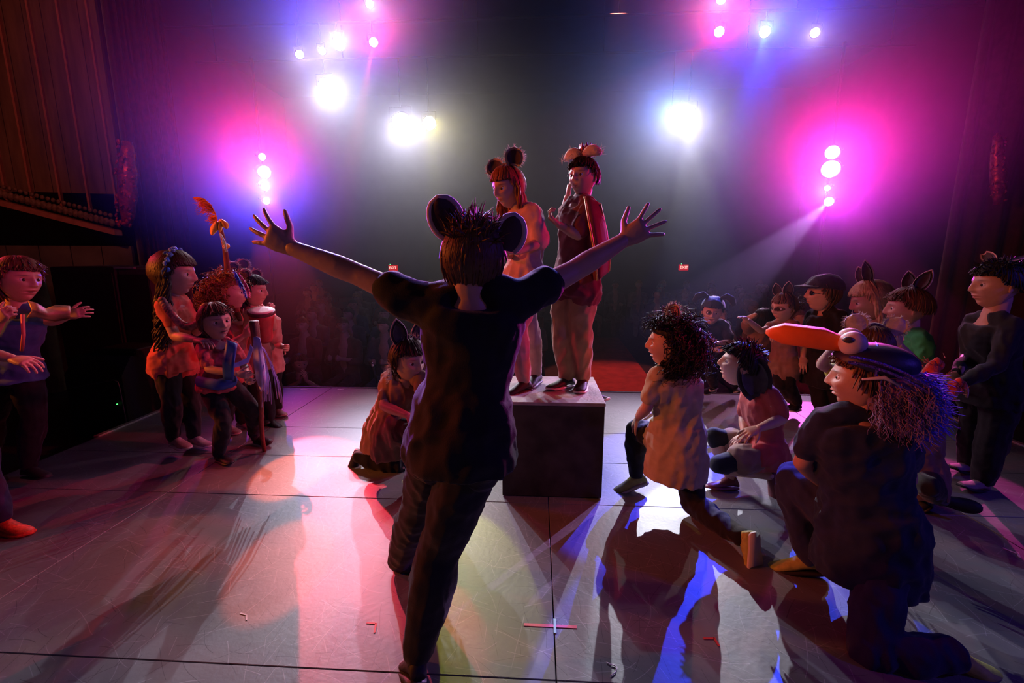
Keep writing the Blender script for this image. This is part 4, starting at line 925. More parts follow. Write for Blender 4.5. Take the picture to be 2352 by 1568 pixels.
# -- children grouped behind the staffs
t, W, hc, Rm, hs = figure('child with a halo of auburn curls holding the feathered staff', 3.52,
 dict(shL=(512, 738, -.08), shR=(550, 734, .08), elL=(528, 792, -.14), wrL=(560, 770, -.16), elR=(560, 780, .08), wrR=(566, 735, -.02), hiL=(520, 838, -.05), hiR=(548, 838, .05),
      knL=(522, 905, -.05), anL=(520, 975, .0), toL=(548, 992, -.05), knR=(552, 903, .06), anR=(556, 968, .1), toR=(588, 985, .1)), 1.32, (527, 672, 0, 78), (70, 0, 0), RED, BLK, shoes(SHP, SOLE), ('curly', HR, dict(n=330, length=.22)),
 dict(L=dict(n=(0, 1, 0), side=1, curl=.9), R=dict(n=(0, 1, 0), side=1, curl=.9)), sleeves=.7)
t, W, hc, Rm, hs = figure('child with small round ears hugging the hand drum', 3.72,
 dict(shL=(566, 722, -.05), shR=(600, 718, .08), elL=(572, 765, -.10), wrL=(602, 752, -.22), elR=(628, 752, .02), wrR=(622, 718, -.06), hiL=(572, 815, -.04), hiR=(600, 815, .05),
      knL=(585, 890, -.05), anL=(592, 958, .0), toL=(622, 975, -.1), knR=(612, 888, .06), anR=(620, 962, .0), toR=(650, 985, -.08)), 1.30, (580, 668, 0, 70), (60, 0, 0), BROWN, BLK, shoes(SHB), ('short', HK, dict(n=260, length=.2)),
 dict(L=dict(n=(0, 0, 1), side=1, curl=.6), R=dict(dir=(628, 700, -.08), n=(-1, 0, 0), side=1, curl=1.0)), sleeves=.6)
headband(t, hc, Rm, hs, BLK)
for at, tl in (((-.26, .0, .40), -20), ((.26, .0, .40), 26)): ear(t, hc, Rm, hs, at, (.34, .34), tl, 'round', FURL, INN, 60, name='mouse_ear')
t, W, hc, Rm, hs = figure('child in a pale pink tee swinging a bent arm behind the drum', 3.98,
 dict(shL=(580, 705, 0), shR=(632, 738, .02), elL=(572, 760, .02), wrL=(578, 790, -.1), elR=(637, 792, -.05), wrR=(652, 797, -.12), hiL=(598, 818, 0), hiR=(630, 822, .03),
      knL=(600, 885, 0), anL=(600, 940, 0), toL=(620, 952, -.1), knR=(632, 880, .0), anR=(636, 940, 0), toR=(655, 952, -.1)), 1.36, (556, 652, 0, 68), (60, 0, -10), PINK, BLK, shoes(SHP, SOLE), ('short', HB, dict(n=260, length=.2)),
 dict(R=dict(dir=(672, 800, -.18), n=(0, -1, .2), side=1, curl=.8)), sleeves=.8)
headband(t, hc, Rm, hs, BLK)
for at, tl in (((-.26, .0, .44), -14), ((.26, .0, .44), 22)): ear(t, hc, Rm, hs, at, (.40, .38), tl, 'round', FURL, INN, 70, name='bear_ear')
# drum
c = P(600, 714, 3.46); t = thing_at('hand_drum', c-Vector((0, 0, .25)), 'red hand drum with a pale round skin, held up by the eared child', 'drum')
M = frame(Vector((.12, -.22, 1))).to_4x4(); M.translation = c; r = 28*mpp(600, 714, 3.46)
MB().lathe([(r*.55, -.26), (r*.62, -.24), (r*.70, -.16), (r*.92, -.06), (r*.98, -.012)], 24, M).build('shell', mat('red drum shell', (.35, .04, .04), .4, .3), t)
MB().lathe([(r*1.0, -.022), (r*1.04, -.016), (r*1.04, .002), (r*.98, .006)], 24, M).build('rim', mat('dark drum rim', (.08, .02, .03), .4), t)
MB().lathe([(r*.965, .0), (r*.96, .0075), (r*.5, .009), (.001, .009)], 24, M).build('drum_skin', mat('pale drum skin', (.75, .68, .62), .6, .1), t)
# -- kneeling figure with donkey ears
t, W, hc, Rm, hs = figure('kneeling performer in a loose brown tunic with a tall donkey ear, left of centre', 2.82,
 dict(shL=(893, 872, .10), shR=(975, 868, -.02), elL=(882, 932, -.06), wrL=(936, 954, -.22), elR=(976, 920, -.08), wrR=(964, 960, -.18), hiL=(872, 985, .14), hiR=(905, 992, -.02), mid=(905, 920, .1),
      knR=(962, 985, -.22), anR=(966, 1090, -.16), toR=(985, 1122, -.28), knL=(918, 1072, .10), anL=(818, 1046, .14), toL=(806, 1090, .10)), 1.5, (937, 826, .0, 98), (35, -6, 0), BROWN, BLK, shoes(SHB, kind='sneaker'), ('short', HB, dict(n=300, length=.2)),
 dict(L=dict(dir=(972, 972, -.24), n=(0, .2, -1), side=-1, curl=.35, spread=.25), R=dict(dir=(955, 985, -.2), n=(0, .4, -1), side=1, curl=.3)), sleeves=.62, hem=.10, chest=1.12, fold=.009, toep=dict(L=(.3, -.2, 1)))
headband(t, hc, Rm, hs, FURD)
ear(t, hc, Rm, hs, (-.20, .0, .36), (.36, .66), -12, 'donkey', FURD, FURD, 0, name='donkey_ear', ring=(TRIMP, .016))
ear(t, hc, Rm, hs, (.20, .0, .36), (.36, .66), 24, 'donkey', FURD, FURD, 0, name='donkey_ear', ring=(TRIMP, .016))
b = MB(); strands(b, [hc+Rm@v3((random.uniform(-.2, .35), random.uniform(-.1, .1), .48))*hs for _ in range(60)], [(RNG.normal()*.5, 0, 1) for _ in range(60)], .045, .0018, .5, 0, 3); strands(b, [hc+Rm@v3((-.36, .12, random.uniform(-.45, 0)))*hs for _ in range(60)], [(-1, -.1, RNG.normal()*.5) for _ in range(60)], .05, .002, .5, .3, 3); b.build('tinsel_fringe', mat('pale tinsel', (.7, .6, .55), .3, .3), t)
# -- curly haired girl kneeling
t, W, hc, Rm, hs = figure('kneeling girl in a beige tee with big dark curls, hand on her knee', 2.50,
 dict(shL=(1512, 862, .0), shR=(1588, 868, .06), elL=(1486, 935, -.02), wrL=(1466, 958, .16), elR=(1566, 940, .28), wrR=(1502, 950, .36), hiL=(1532, 1012, .06), hiR=(1580, 1018, -.02), mid=(1560, 940, 0),
      knL=(1462, 985, .22), anL=(1462, 1092, .22), toL=(1424, 1118, .22), knR=(1592, 1158, -.06), anR=(1708, 1238, -.40), toR=(1726, 1312, -.47)), 1.5, (1537, 790, .02, 104), (-84, 4, 0), BEIGE, BLK, shoes(SHY, SOLE, lace=SHB), ('curly', HK, dict(n=520, length=.28)),
 dict(L=dict(dir=(1450, 985, .2), n=(-.2, .4, -1), side=1, curl=.45, spread=.22), R=dict(dir=(1475, 952, .38), n=(0, 0, -1), side=1, curl=.4)), mouth=.7, vox=.008, sleeves=.62, hem=.14, chest=1.12, fold=.006, toep=dict(R=(-.4, 1, .3)), nh=56)
headband(t, hc, Rm, hs, HK)
ear(t, hc, Rm, hs, (.10, -.02, .50), (.28, .42), 6, 'round', FURL, INP, 110, name='fluffy_ear'); ear(t, hc, Rm, hs, (-.24, -.02, .46), (.28, .40), -14, 'round', FURL, INP, 80, name='fluffy_ear')
# -- boy in red tee with the floppy ears
t, W, hc, Rm, hs = figure('kneeling boy in a red tee with long floppy dark ears, gazing up left', 2.72,
 dict(shL=(1722, 898, .10), shR=(1768, 906, -.08), elL=(1708, 958, .12), wrL=(1712, 1000, .0), elR=(1796, 962, -.14), wrR=(1742, 984, -.26), hiL=(1742, 1038, .10), hiR=(1774, 1040, -.05), mid=(1752, 970, 0),
      knL=(1640, 1000, .10), anL=(1678, 1098, .05), toL=(1616, 1118, .0), knR=(1650, 1066, -.12), anR=(1768, 1092, -.02), toR=(1776, 1142, -.04)), 1.42, (1702, 838, .02, 98), (-78, 14, 0), RED, BROWN, shoes(SHR, SHR, lace=SHR), ('messycrop', HK, dict(n=330, length=.17)),
 dict(L=dict(dir=(1690, 1012, -.02), n=(0, 0, -1), side=1, curl=.4), R=dict(dir=(1698, 1000, -.3), n=(0, .3, -1), side=1, curl=.3, spread=.22)), mouth=.35, vox=.008, sleeves=.75, hem=.04, lower='shorts', chest=1.06, toep=dict(R=(-.5, 0, 1)), nh=56)
leg = MB(); limb(leg, [W['hiL']*.6+W['knL']*.4, W['knL'], W['knL']*.8+W['anL']*.2], [.075, .056, .052]); limb(leg, [W['hiR']*.6+W['knR']*.4, W['knR'], W['knR']*.85+W['anR']*.15], [.075, .056, .052]); V, F = remesh(leg, .01, 2); add('leggings', V, F, BLK, t)
headband(t, hc, Rm, hs, FURD)
ear(t, hc, Rm, hs, (.38, .06, .24), (.72, .95), 172, 'long', FURD, FURD, 0, name='floppy_ear', pose=Matrix.Rotation(R(90), 3, 'Z')@Matrix.Rotation(R(152), 3, 'Y'))
ear(t, hc, Rm, hs, (-.38, .06, .20), (.50, .80), 172, 'long', FURD, FURD, 0, name='floppy_ear', pose=Matrix.Rotation(R(90), 3, 'Z')@Matrix.Rotation(R(160), 3, 'Y'))
# -- boy in the black dog eared cap
t, W, hc, Rm, hs = figure('boy in a black tee and floppy eared black hat, crouching at the stage lip', 4.6,
 dict(shL=(1614, 745, 0), shR=(1664, 747, 0), elL=(1610, 785, -.12), wrL=(1636, 802, -.26), elR=(1678, 786, -.12), wrR=(1650, 787, -.28), hiL=(1624, 822, .12), hiR=(1656, 822, .12),
      knL=(1634, 848, -.12), anL=(1640, 888, .06), toL=(1612, 902, .0), knR=(1664, 846, -.1), anR=(1690, 884, .15), toR=(1692, 899, .0)), 1.30, (1636, 716, -.04, 58), (2, -4, 4), BLK, BLK, shoes(SHB, SOLE), ('crop', HK, dict(n=200, length=.15)),
 dict(L=dict(dir=(1655, 806, -.3), n=(0, -.4, 1), side=-1, curl=.4), R=dict(dir=(1632, 780, -.35), n=(0, -.3, 1), side=1, curl=.3, spread=.35)), mouth=.9, sleeves=.7, paint=[(-.13, .02, .11, .09, (.01, .01, .01))])
b = MB(); b.tube([P(1629, 893, 4.53), P(1631, 898, 4.52), P(1637, 898, 4.52), P(1651, 891, 4.53)], [.004, .008, .007, .002], 6); b.build('shoe_mark', SOLE, t)
def cap_hat(t, hc, Rm, hs, m, floppy=True, brim=False):
    V, F = cube_sphere(20); k = V.copy(); W_ = k*np.array([.44, .52, .40])+np.array([0, .03, .22]); W_[:, 2] = np.maximum(W_[:, 2], .20+.10*V[:, 1]*-.3); W_ = W_*(1+.03*vnoise(W_, 12, 9))[:, None]
    mb = MB(); mb.put(W_, F); o = MB(); o.put(mb.verts()@Rm.T*hs+hc, mb.f); h_ = o.build('hat', m, t)
    if floppy:
        for s in (-1, 1):
            e = MB(); e.tube([(s*.22, 0, .56), (s*.42, .0, .66), (s*.62, -.02, .56), (s*.74, -.04, .34)], [.07, .13, .14, .08], 8, flat=((0, 1, 0), .35)); e2 = MB(); e2.put(e.verts()@Rm.T*hs+hc, e.f); e2.build('hat_ear', m, h_)
    if brim:
        e = MB(); e.put(*(lambda g: (g, [(i, i+1, i+12, i+11) for i in range(10)]+[(22+i+11, 22+i+12, 22+i+1, 22+i) for i in range(10)]+[(11+i, 12+i, 34+i-1+0, 33+i) for i in range(10)]+[(i+1, i, 22+i, 23+i) for i in range(10)]))([(.38*math.sin(a), -.36*math.cos(a)-.05, .27) for a in np.linspace(-1.1, 1.1, 11)]+[(.42*math.sin(a), -.78*math.cos(a)-.03, .20) for a in np.linspace(-1.1, 1.1, 11)]+[(.38*math.sin(a), -.36*math.cos(a)-.05, .24) for a in np.linspace(-1.1, 1.1, 11)]+[(.42*math.sin(a), -.78*math.cos(a)-.03, .17) for a in np.linspace(-1.1, 1.1, 11)]))
        e2 = MB(); e2.put(e.verts()@Rm.T*hs+hc, e.f); e2.build('brim', m, h_)
    return h_
HATM = mat('black hat felt', (.018, .018, .02), .8, .4, 10., sheen=.15)
cap_hat(t, hc, Rm, hs, HATM)
# -- cat eared child with mask
t, W, hc, Rm, hs = figure('child with one pointed cat ear and a painted eye mask reaching out left', 4.15,
 dict(shL=(1782, 748, .06), shR=(1822, 746, -.06), elL=(1748, 760, .0), wrL=(1718, 735, -.10), elR=(1826, 786, -.16), wrR=(1792, 772, -.30), hiL=(1786, 835, .05), hiR=(1816, 835, -.05),
      knL=(1792, 882, -.08), anL=(1826, 925, .05), toL=(1806, 938, -.05), knR=(1812, 884, -.1), anR=(1832, 928, 0), toR=(1812, 946, -.12)), 1.28, (1801, 706, -.02, 66), (-40, -6, 0), BROWN, BLK, shoes(SHB, SOLE), ('tail', HM, dict(n=200, length=.15)),
 dict(L=dict(dir=(1698, 720, -.15), n=(0, 0, -1), side=1, curl=.35), R=dict(dir=(1774, 770, -.34), n=(0, 0, -1), side=1, curl=.6)), sleeves=.35, paint=[(.14, .01, .14, .075, (.02, .01, .01)), (-.14, .01, .12, .06, (.02, .01, .01))])
headband(t, hc, Rm, hs, BLK)
ear(t, hc, Rm, hs, (.12, .0, .44), (.34, .48), 4, 'point', FURD, FURD, 0, name='cat_ear', ring=(TRIMP, .014)); ear(t, hc, Rm, hs, (-.26, .0, .42), (.30, .42), -14, 'point', FURD, FURD, 0, name='cat_ear', ring=(TRIMP, .014))
t, W, hc, Rm, hs = figure('dark haired child with raised arms half hidden behind the floppy eared boy', 4.5,
 dict(shL=(1722, 760, 0), shR=(1765, 760, 0), elL=(1712, 735, -.1), wrL=(1735, 722, -.2), elR=(1772, 742, .0), wrR=(1760, 720, .05), hiL=(1732, 838, 0), hiR=(1760, 838, 0),
      knL=(1732, 872, 0), anL=(1732, 905, .05), toL=(1722, 915, -.05), knR=(1760, 872, 0), anR=(1760, 905, .05), toR=(1756, 915, -.05)), 1.22, (1752, 735, -.02, 52), (150, 0, 0), BROWN, BLK, shoes(SHB), ('short', HK, dict(n=200, length=.2)), {}, sleeves=.6)
# -- woman in cap
t, W, hc, Rm, hs = figure('woman in a black flat cap, dark glasses and black tee looking left', 4.0,
 dict(shL=(1868, 724, .14), shR=(1928, 726, -.12), elL=(1850, 775, .16), wrL=(1845, 820, .05), elR=(1945, 790, -.18), wrR=(1905, 815, -.3), hiL=(1875, 842, .08), hiR=(1920, 845, -.08),
      knL=(1882, 905, .02), anL=(1895, 962, .0), toL=(1872, 975, -.05), knR=(1925, 905, -.05), anR=(1942, 965, -.05), toR=(1918, 980, -.12)), 1.56, (1890, 676, 0, 76), (-66, 4, 0), BLK, BLK, shoes(SHB), ('short', HM, dict(n=200, length=.22)),
 dict(L=dict(n=(0, 0, -1)), R=dict(n=(0, 0, -1))), sleeves=.5, chest=1.15)
cap_hat(t, hc, Rm, hs, HATM, False, True)
b = MB()
for s in (-1, 1): b.ell(hc+Rm@v3((s*.14, -.39, .02))*hs, (.11*hs, .03*hs, .075*hs), Rm, 12, 8)
b.tube([hc+Rm@v3(q)*hs for q in ((-.36, -.02, .03), (-.26, -.33, .03), (0, -.41, .03), (.26, -.33, .03), (.36, -.02, .03))], .0035, 5); b.build('glasses', mat('dark glasses', (.01, .01, .012), .15, 0, bump=0), t)
# -- blond child, green tee child
t, W, hc, Rm, hs = figure('blond child with two tall grey ears smiling down, right group', 3.75,
 dict(shL=(1985, 765, .10), shR=(2035, 765, -.10), elL=(1968, 820, .1), wrL=(1955, 850, 0), elR=(2045, 830, -.12), wrR=(2010, 850, -.2), hiL=(1990, 868, .06), hiR=(2026, 868, -.06),
      knL=(1995, 925, 0), anL=(2000, 985, 0), toL=(1975, 998, -.05), knR=(2030, 925, 0), anR=(2035, 988, 0), toR=(2010, 1002, -.08)), 1.42, (2002, 690, 0, 90), (-68, -14, 0), BLK, BLK, shoes(SHP, SOLE), ('long', HY, dict(n=260, length=.15)), {}, mouth=.3, sleeves=.7)
headband(t, hc, Rm, hs, FURD)
ear(t, hc, Rm, hs, (.12, -.04, .44), (.24, .62), -6, 'donkey', FURD, FURD, 0, name='tall_ear', ring=(TRIMP, .014)); ear(t, hc, Rm, hs, (-.22, -.04, .42), (.24, .5), -22, 'donkey', FURD, FURD, 0, name='tall_ear', ring=(TRIMP, .014))
t, W, hc, Rm, hs = figure('boy in a green tee with a tall grey ear, hand near his chin', 3.35,
 dict(shL=(2065, 775, .12), shR=(2120, 782, -.12), elL=(2050, 830, .1), wrL=(2052, 800, -.1), elR=(2128, 858, -.22), wrR=(2066, 792, -.30), hiL=(2075, 895, .06), hiR=(2115, 898, -.06),
      knL=(2078, 960, 0), anL=(2085, 1025, 0), toL=(2055, 1040, -.05), knR=(2118, 962, 0), anR=(2125, 1030, 0), toR=(2095, 1046, -.08)), 1.42, (2086, 708, 0, 92), (-74, -2, 0), GREEN, BLK, shoes(SHP, SOLE), ('crop', HM, dict(n=320, length=.16)),
 dict(R=dict(dir=(2052, 768, -.32), n=(0, .4, 0), side=-1, curl=.8)), sleeves=.72, chest=1.12, fold=.009)
headband(t, hc, Rm, hs, FURD)
ear(t, hc, Rm, hs, (.10, .06, .42), (.30, .60), 2, 'donkey', FURD, FURD, 0, name='tall_ear', ring=(TRIMP, .014), pose=Matrix.Rotation(R(-28), 3, 'X')@Matrix.Rotation(R(60), 3, 'Z')); ear(t, hc, Rm, hs, (-.30, .06, .40), (.30, .55), -20, 'donkey', FURD, FURD, 0, name='tall_ear', ring=(TRIMP, .014))
# -- bear eared child in yellow
t, W, hc, Rm, hs = figure('child in yellow with round furry bear ears behind the big beak', 2.75,
 dict(shL=(1950, 868, .06), shR=(2035, 872, .0), elL=(1886, 838, .10), wrL=(1912, 800, .02), elR=(2060, 930, .0), wrR=(2020, 960, -.1), hiL=(1970, 985, .05), hiR=(2020, 985, .0),
      knL=(1975, 1062, 0), anL=(1980, 1125, .1), toL=(1955, 1140, .05), knR=(2020, 1065, 0), anR=(2025, 1128, .1), toR=(2000, 1145, .05)), 1.38, (2002, 800, .0, 100), (-150, -4, 0), cloth('yellow cotton', (.55, .50, .03)), BLK, shoes(SHB), ('short', HM, dict(n=420, length=.16)), {}, sleeves=.5)
headband(t, hc, Rm, hs, FURB)
ear(t, hc, Rm, hs, (-.34, .0, .34), (.44, .42), -26, 'round', FURL, FURB, 130, name='bear_ear'); ear(t, hc, Rm, hs, (.30, .0, .40), (.44, .42), 24, 'round', FURL, FURB, 130, name='bear_ear')
# -- boy in black at the far right
t, W, hc, Rm, hs = figure('stocky boy all in black with a headband ear, standing at the far right', 2.95,
 dict(shL=(2238, 738, .12), shR=(2322, 748, -.12), elL=(2226, 815, .08), wrL=(2196, 858, -.06), elR=(2290, 838, -.22), wrR=(2210, 876, -.24), hiL=(2248, 890, .08), hiR=(2305, 895, -.08), mid=(2275, 820, 0),
      knL=(2240, 985, .10), anL=(2226, 1064, .14), toL=(2160, 1078, .02), knR=(2282, 990, -.10), anR=(2258, 1104, -.10), toR=(2182, 1118, -.18)), 1.52, (2290, 655, 0, 106), (-56, 0, 0), BLK, BLK, shoes(SHP, SHB), ('messycrop', HK, dict(n=380, length=.16)),
 dict(L=dict(dir=(2175, 878, -.1), n=(0, .4, -1), side=1, curl=.5), R=dict(dir=(2188, 892, -.28), n=(0, .4, -1), side=1, curl=.5)), vox=.009, sleeves=1.95, hem=.06, chest=1.22, legend=2.2, neckr=.04, nh=56)
headband(t, hc, Rm, hs, FURD)
ear(t, hc, Rm, hs, (.10, .02, .52), (.24, .42), 60, 'long', TRIMP, FURD, 0, name='dog_ear', pose=Matrix.Rotation(R(-70), 3, 'X')); ear(t, hc, Rm, hs, (-.25, .02, .50), (.24, .4), -60, 'long', TRIMP, FURD, 0, name='dog_ear')
# -- child crouching at the right with red furry paws
t, W, hc, Rm, hs = figure('crouching child in a brown hooded top with red furry paw mitts', 2.45,
 dict(shL=(2085, 970, .0), shR=(2138, 975, .05), elL=(2110, 935, .0), wrL=(2128, 880, .05), elR=(2160, 960, .0), wrR=(2168, 905, -.02), hiL=(2090, 1105, .05), hiR=(2130, 1108, .05),
      knL=(2085, 1120, .3), anL=(2110, 1150, .15), toL=(2130, 1160, .25), knR=(2128, 1115, -.15), anR=(2165, 1146, .05), toR=(2222, 1160, .0)), 1.30, (2098, 905, .02, 96), (140, 0, 0), BROWN, BLK, shoes(SHB), ('short', HB, dict(n=260, length=.2)), {}, sleeves=1.9, chest=1.1, hem=.05)
PAW = mat('red paw fur', (.55, .08, .06), .9, .5, 25., bump=.7, sheen=.5)
for a_, e_ in (((2128, 880, 2.5), (2146, 838, 2.5)), ((2168, 905, 2.43), (2196, 885, 2.4))):
    b = MB(); p, q = P(*a_), P(*e_); b.tube([p, p.lerp(q, .5), q], [.028, .04, .03], 9)
    for k in range(3): b.ell(q+Vector((.02*(k-1)+.01, 0, .015*(1-abs(k-1)))), (.018, .02, .028), None, 8, 5)
    r_ = [v3(p.lerp(q, random.random()))+RNG.normal(size=3)*.02 for _ in range(150)]; strands(b, r_, [v3(x)-v3(p.lerp(q, .5)) for x in r_], .03, .002, 0, .2, 2); b.build('paw_mitt', PAW, t)
# -- kneeling figure in the bird hat
t, W, hc, Rm, hs = figure('large kneeling performer in a navy tee wearing the orange beaked bird hat', 1.78,
 dict(shL=(1893, 968, .04), shR=(2052, 975, -.02), elL=(1842, 1062, .06), wrL=(1905, 1122, .20), elR=(2085, 1100, .10), wrR=(2020, 1150, .3), hiL=(1962, 1225, .02), hiR=(2035, 1240, -.04), mid=(1985, 1110, -.02),
      knL=(1822, 1098, .28), anL=(1858, 1278, .20), toL=(1795, 1292, .24), knR=(2002, 1505, -.26), anR=(2196, 1500, -.29), toR=(2300, 1556, -.31)), 1.6, (1985, 872, .02, 146), (-82, 2, 0), NAVY, DENIM, shoes(SHY, SHB), ('short', HM, dict(n=260, length=.2)),
 dict(L=dict(n=(0, 0, -1), side=1), R=dict(n=(0, 0, -1), side=1)), vox=.008, sleeves=.62, hem=.10, chest=1.22, legend=1.6, fold=.008, mouth=.15, toep=dict(R=(.1, -.2, 1)), nh=56)
def HP(x, y, z): return hc+Rm@v3((x, y, z))*hs
hat = MB(); V, F = cube_sphere(18); W_ = V*np.array([.46, .56, .30])+np.array([0, .08, .30]); W_[:, 2] = np.maximum(W_[:, 2], .20-.30*V[:, 1]*.5); hat.put(W_@Rm.T*hs+hc, F); hat_o = hat.build('bird_hat', mat('midnight blue felt', (.012, .012, .06), .5, .3, spec=.6), t)
BK = mat('orange foam beak', (.85, .16, .02), .55, .15, 10.)
b = MB(); prof = [(0, -.06, .48, .08, .06), (0, -.45, .55, .17, .13), (0, -.62, .58, .20, .165), (0, -1.18, .60, .19, .165), (0, -1.36, .60, .12, .09), (0, -1.44, .60, .05, .03)]
V = []; seg = 14
for x, y, z, wx, hz_ in prof:
    for k in range(seg): a = 2*PI*k/seg; V.append((x+wx*np.sign(math.cos(a))*abs(math.cos(a))**.35, y, z+hz_*np.sign(math.sin(a))*abs(math.sin(a))**.35))
n = len(prof); F = [(i*seg+k, (i+1)*seg+k, (i+1)*seg+(k+1) % seg, i*seg+(k+1) % seg) for i in range(n-1) for k in range(seg)]+[tuple(range(seg)), tuple(range(n*seg-1, (n-1)*seg-1, -1))]
b.put(np.array(V)@Rm.T*hs+hc, F); b.build('beak', BK, hat_o)
for s in (-1, 1):
    b = MB(); b.ell(HP(s*.20, -.25, .58), (.17*hs, .19*hs, .19*hs), Rm, 18, 12); e_ = b.build('hat_eye', mat('pale foam eye', (.70, .55, .55), .5, .1), hat_o)
    if False: pass
b = MB(); b.ell(HP(.345, -.33, .65), (.045*hs, .075*hs, .05*hs), Rm, 12, 8); b.build('hat_pupil', mat('grey pupil', (.08, .07, .07), .4), hat_o)
b = MB()
for zz in (.0, .07): b.tube([HP(.47*math.cos(a)*1.0, .06+.10*0, .06+zz+.46*math.sin(a)) for a in np.linspace(.25, PI-.25, 14)], .006, 6)
b.tube([HP(.475, y, .42-.32*(y+.3)*(y+.3)) for y in np.linspace(-.3, .75, 14)], .006, 6); b.tube([HP(.49, y, .34-.32*(y+.3)*(y+.3)) for y in np.linspace(-.3, .75, 14)], .006, 6)
b.build('sequin_band', mat('violet blue sequins', (.10, .08, .75), .25, .8, 150., metal=.6, bump=.8, bscale=300), hat_o)
b = MB(); r_ = [HP(random.uniform(.1, .5), random.uniform(.1, .75), random.uniform(-.45, .15)) for _ in range(620)]; strands(b, r_, [Rm@v3((random.uniform(.2, .9), random.uniform(-.1, .7), random.uniform(-1.6, -.3))) for _ in r_], .085, .0030, .6, .6, 5, .25)
b.ell(HP(.12, .38, -.12), (.36*hs, .40*hs, .42*hs), Rm, 16, 10); b.ell(HP(.15, .55, -.42), (.30*hs, .34*hs, .30*hs), Rm, 16, 10); b.build('feather_ruff', mat('purple grey feathers', (.22, .12, .24), .8, .6, 9., sheen=.6), hat_o)
b = MB(); r_ = [HP(random.uniform(-.1, .4), .62+.18*math.sin(u*3)+random.uniform(-.05, .1), .25-.95*u) for u in RNG.random(260)]; strands(b, r_, [Rm@v3((random.uniform(-.2, .6), 1, random.uniform(-.8, .5))) for _ in r_], .06, .0035, .3, .3, 4, .3); b.build('blue_feather_tail', mat('blue violet feathers', (.12, .08, .85), .6, .4), hat_o)
b = MB(); b.tube([HP(.47, -.10, .10), HP(.50, .15, .18), HP(.48, .42, .05)], [.004, .008, .003], 6); b.build('hat_quill', mat('white quill', (.6, .6, .75), .4), hat_o)
# -- girl at the far left in the blue corset
t, W, hc, Rm, hs = figure('smiling girl in a blue satin corset flinging a striped scarf arm, far left', 2.58,
 dict(shL=(2, 730, -.02), shR=(78, 724, .02), elL=(-34, 790, -.12), wrL=(2, 735, -.22), elR=(118, 738, .06), wrR=(158, 725, .06), hiL=(8, 858, 0), hiR=(56, 856, .02),
      knL=(-18, 965, .1), anL=(-30, 1078, .05), toL=(15, 1105, .0), knR=(78, 955, .02), anR=(66, 1072, .0), toR=(135, 1103, -.06)), 1.46, (42, 642, 0, 102), (32, -2, 4), TEAL, BLK, shoes(SHB, kind='flat'), ('short', HM, dict(n=330, length=.26)),
 dict(L=dict(dir=(18, 705, -.25), n=(0, 1, 0), side=1, curl=1.0), R=dict(dir=(190, 715, .06), n=(0, 1, -.2), side=1, curl=.5)), mouth=.6, vox=.009, sleeves=.25, hem=.03, nh=56)
panel_cloth('striped_scarf', [[P(62, 690, 2.50), P(72, 712, 2.46), P(60, 730, 2.48)], [P(82, 695, 2.5), P(90, 715, 2.46), P(84, 728, 2.5)], [P(105, 708, 2.55), P(108, 722, 2.5), P(104, 734, 2.55)], [P(128, 700, 2.6), P(130, 718, 2.54), P(128, 738, 2.6)], [P(160, 702, 2.62), P(163, 716, 2.58), P(160, 732, 2.62)]], mat('striped tan satin', (.45, .28, .16), .45, .8, 9.), t)
b = MB(); b.tube([P(52, 722, 2.42), P(54, 770, 2.40), P(50, 805, 2.42)], .009, 6); b.build('lacing', mat('coral lacing', (.6, .15, .12), .6), t)
# -- performer almost wholly outside the left edge: forearm, hand and orange shoe are in view
t, W, hc, Rm, hs = figure('performer cut by the left edge, bare forearm and bright orange running shoe', 2.08,
 dict(shL=(-215, 640, 0), shR=(-118, 645, .02), elL=(-240, 760, 0), wrL=(-200, 840, -.1), elR=(-66, 800, -.02), wrR=(30, 824, .0), hiL=(-190, 850, 0), hiR=(-120, 850, 0),
      knL=(-170, 1010, .1), anL=(-190, 1180, .0), toL=(-110, 1220, .0), knR=(-55, 1010, .05), anR=(5, 1195, .0), toR=(84, 1226, -.02)), 1.5, (-170, 530, 0, 120), (60, 0, 0), BROWN, DENIM, shoes(SHO, SHO, lace=SHO), ('short', HM, dict(n=200, length=.2)),
 dict(R=dict(dir=(88, 836, .0), n=(0, .3, -1), side=1, curl=.45)), sleeves=.6)
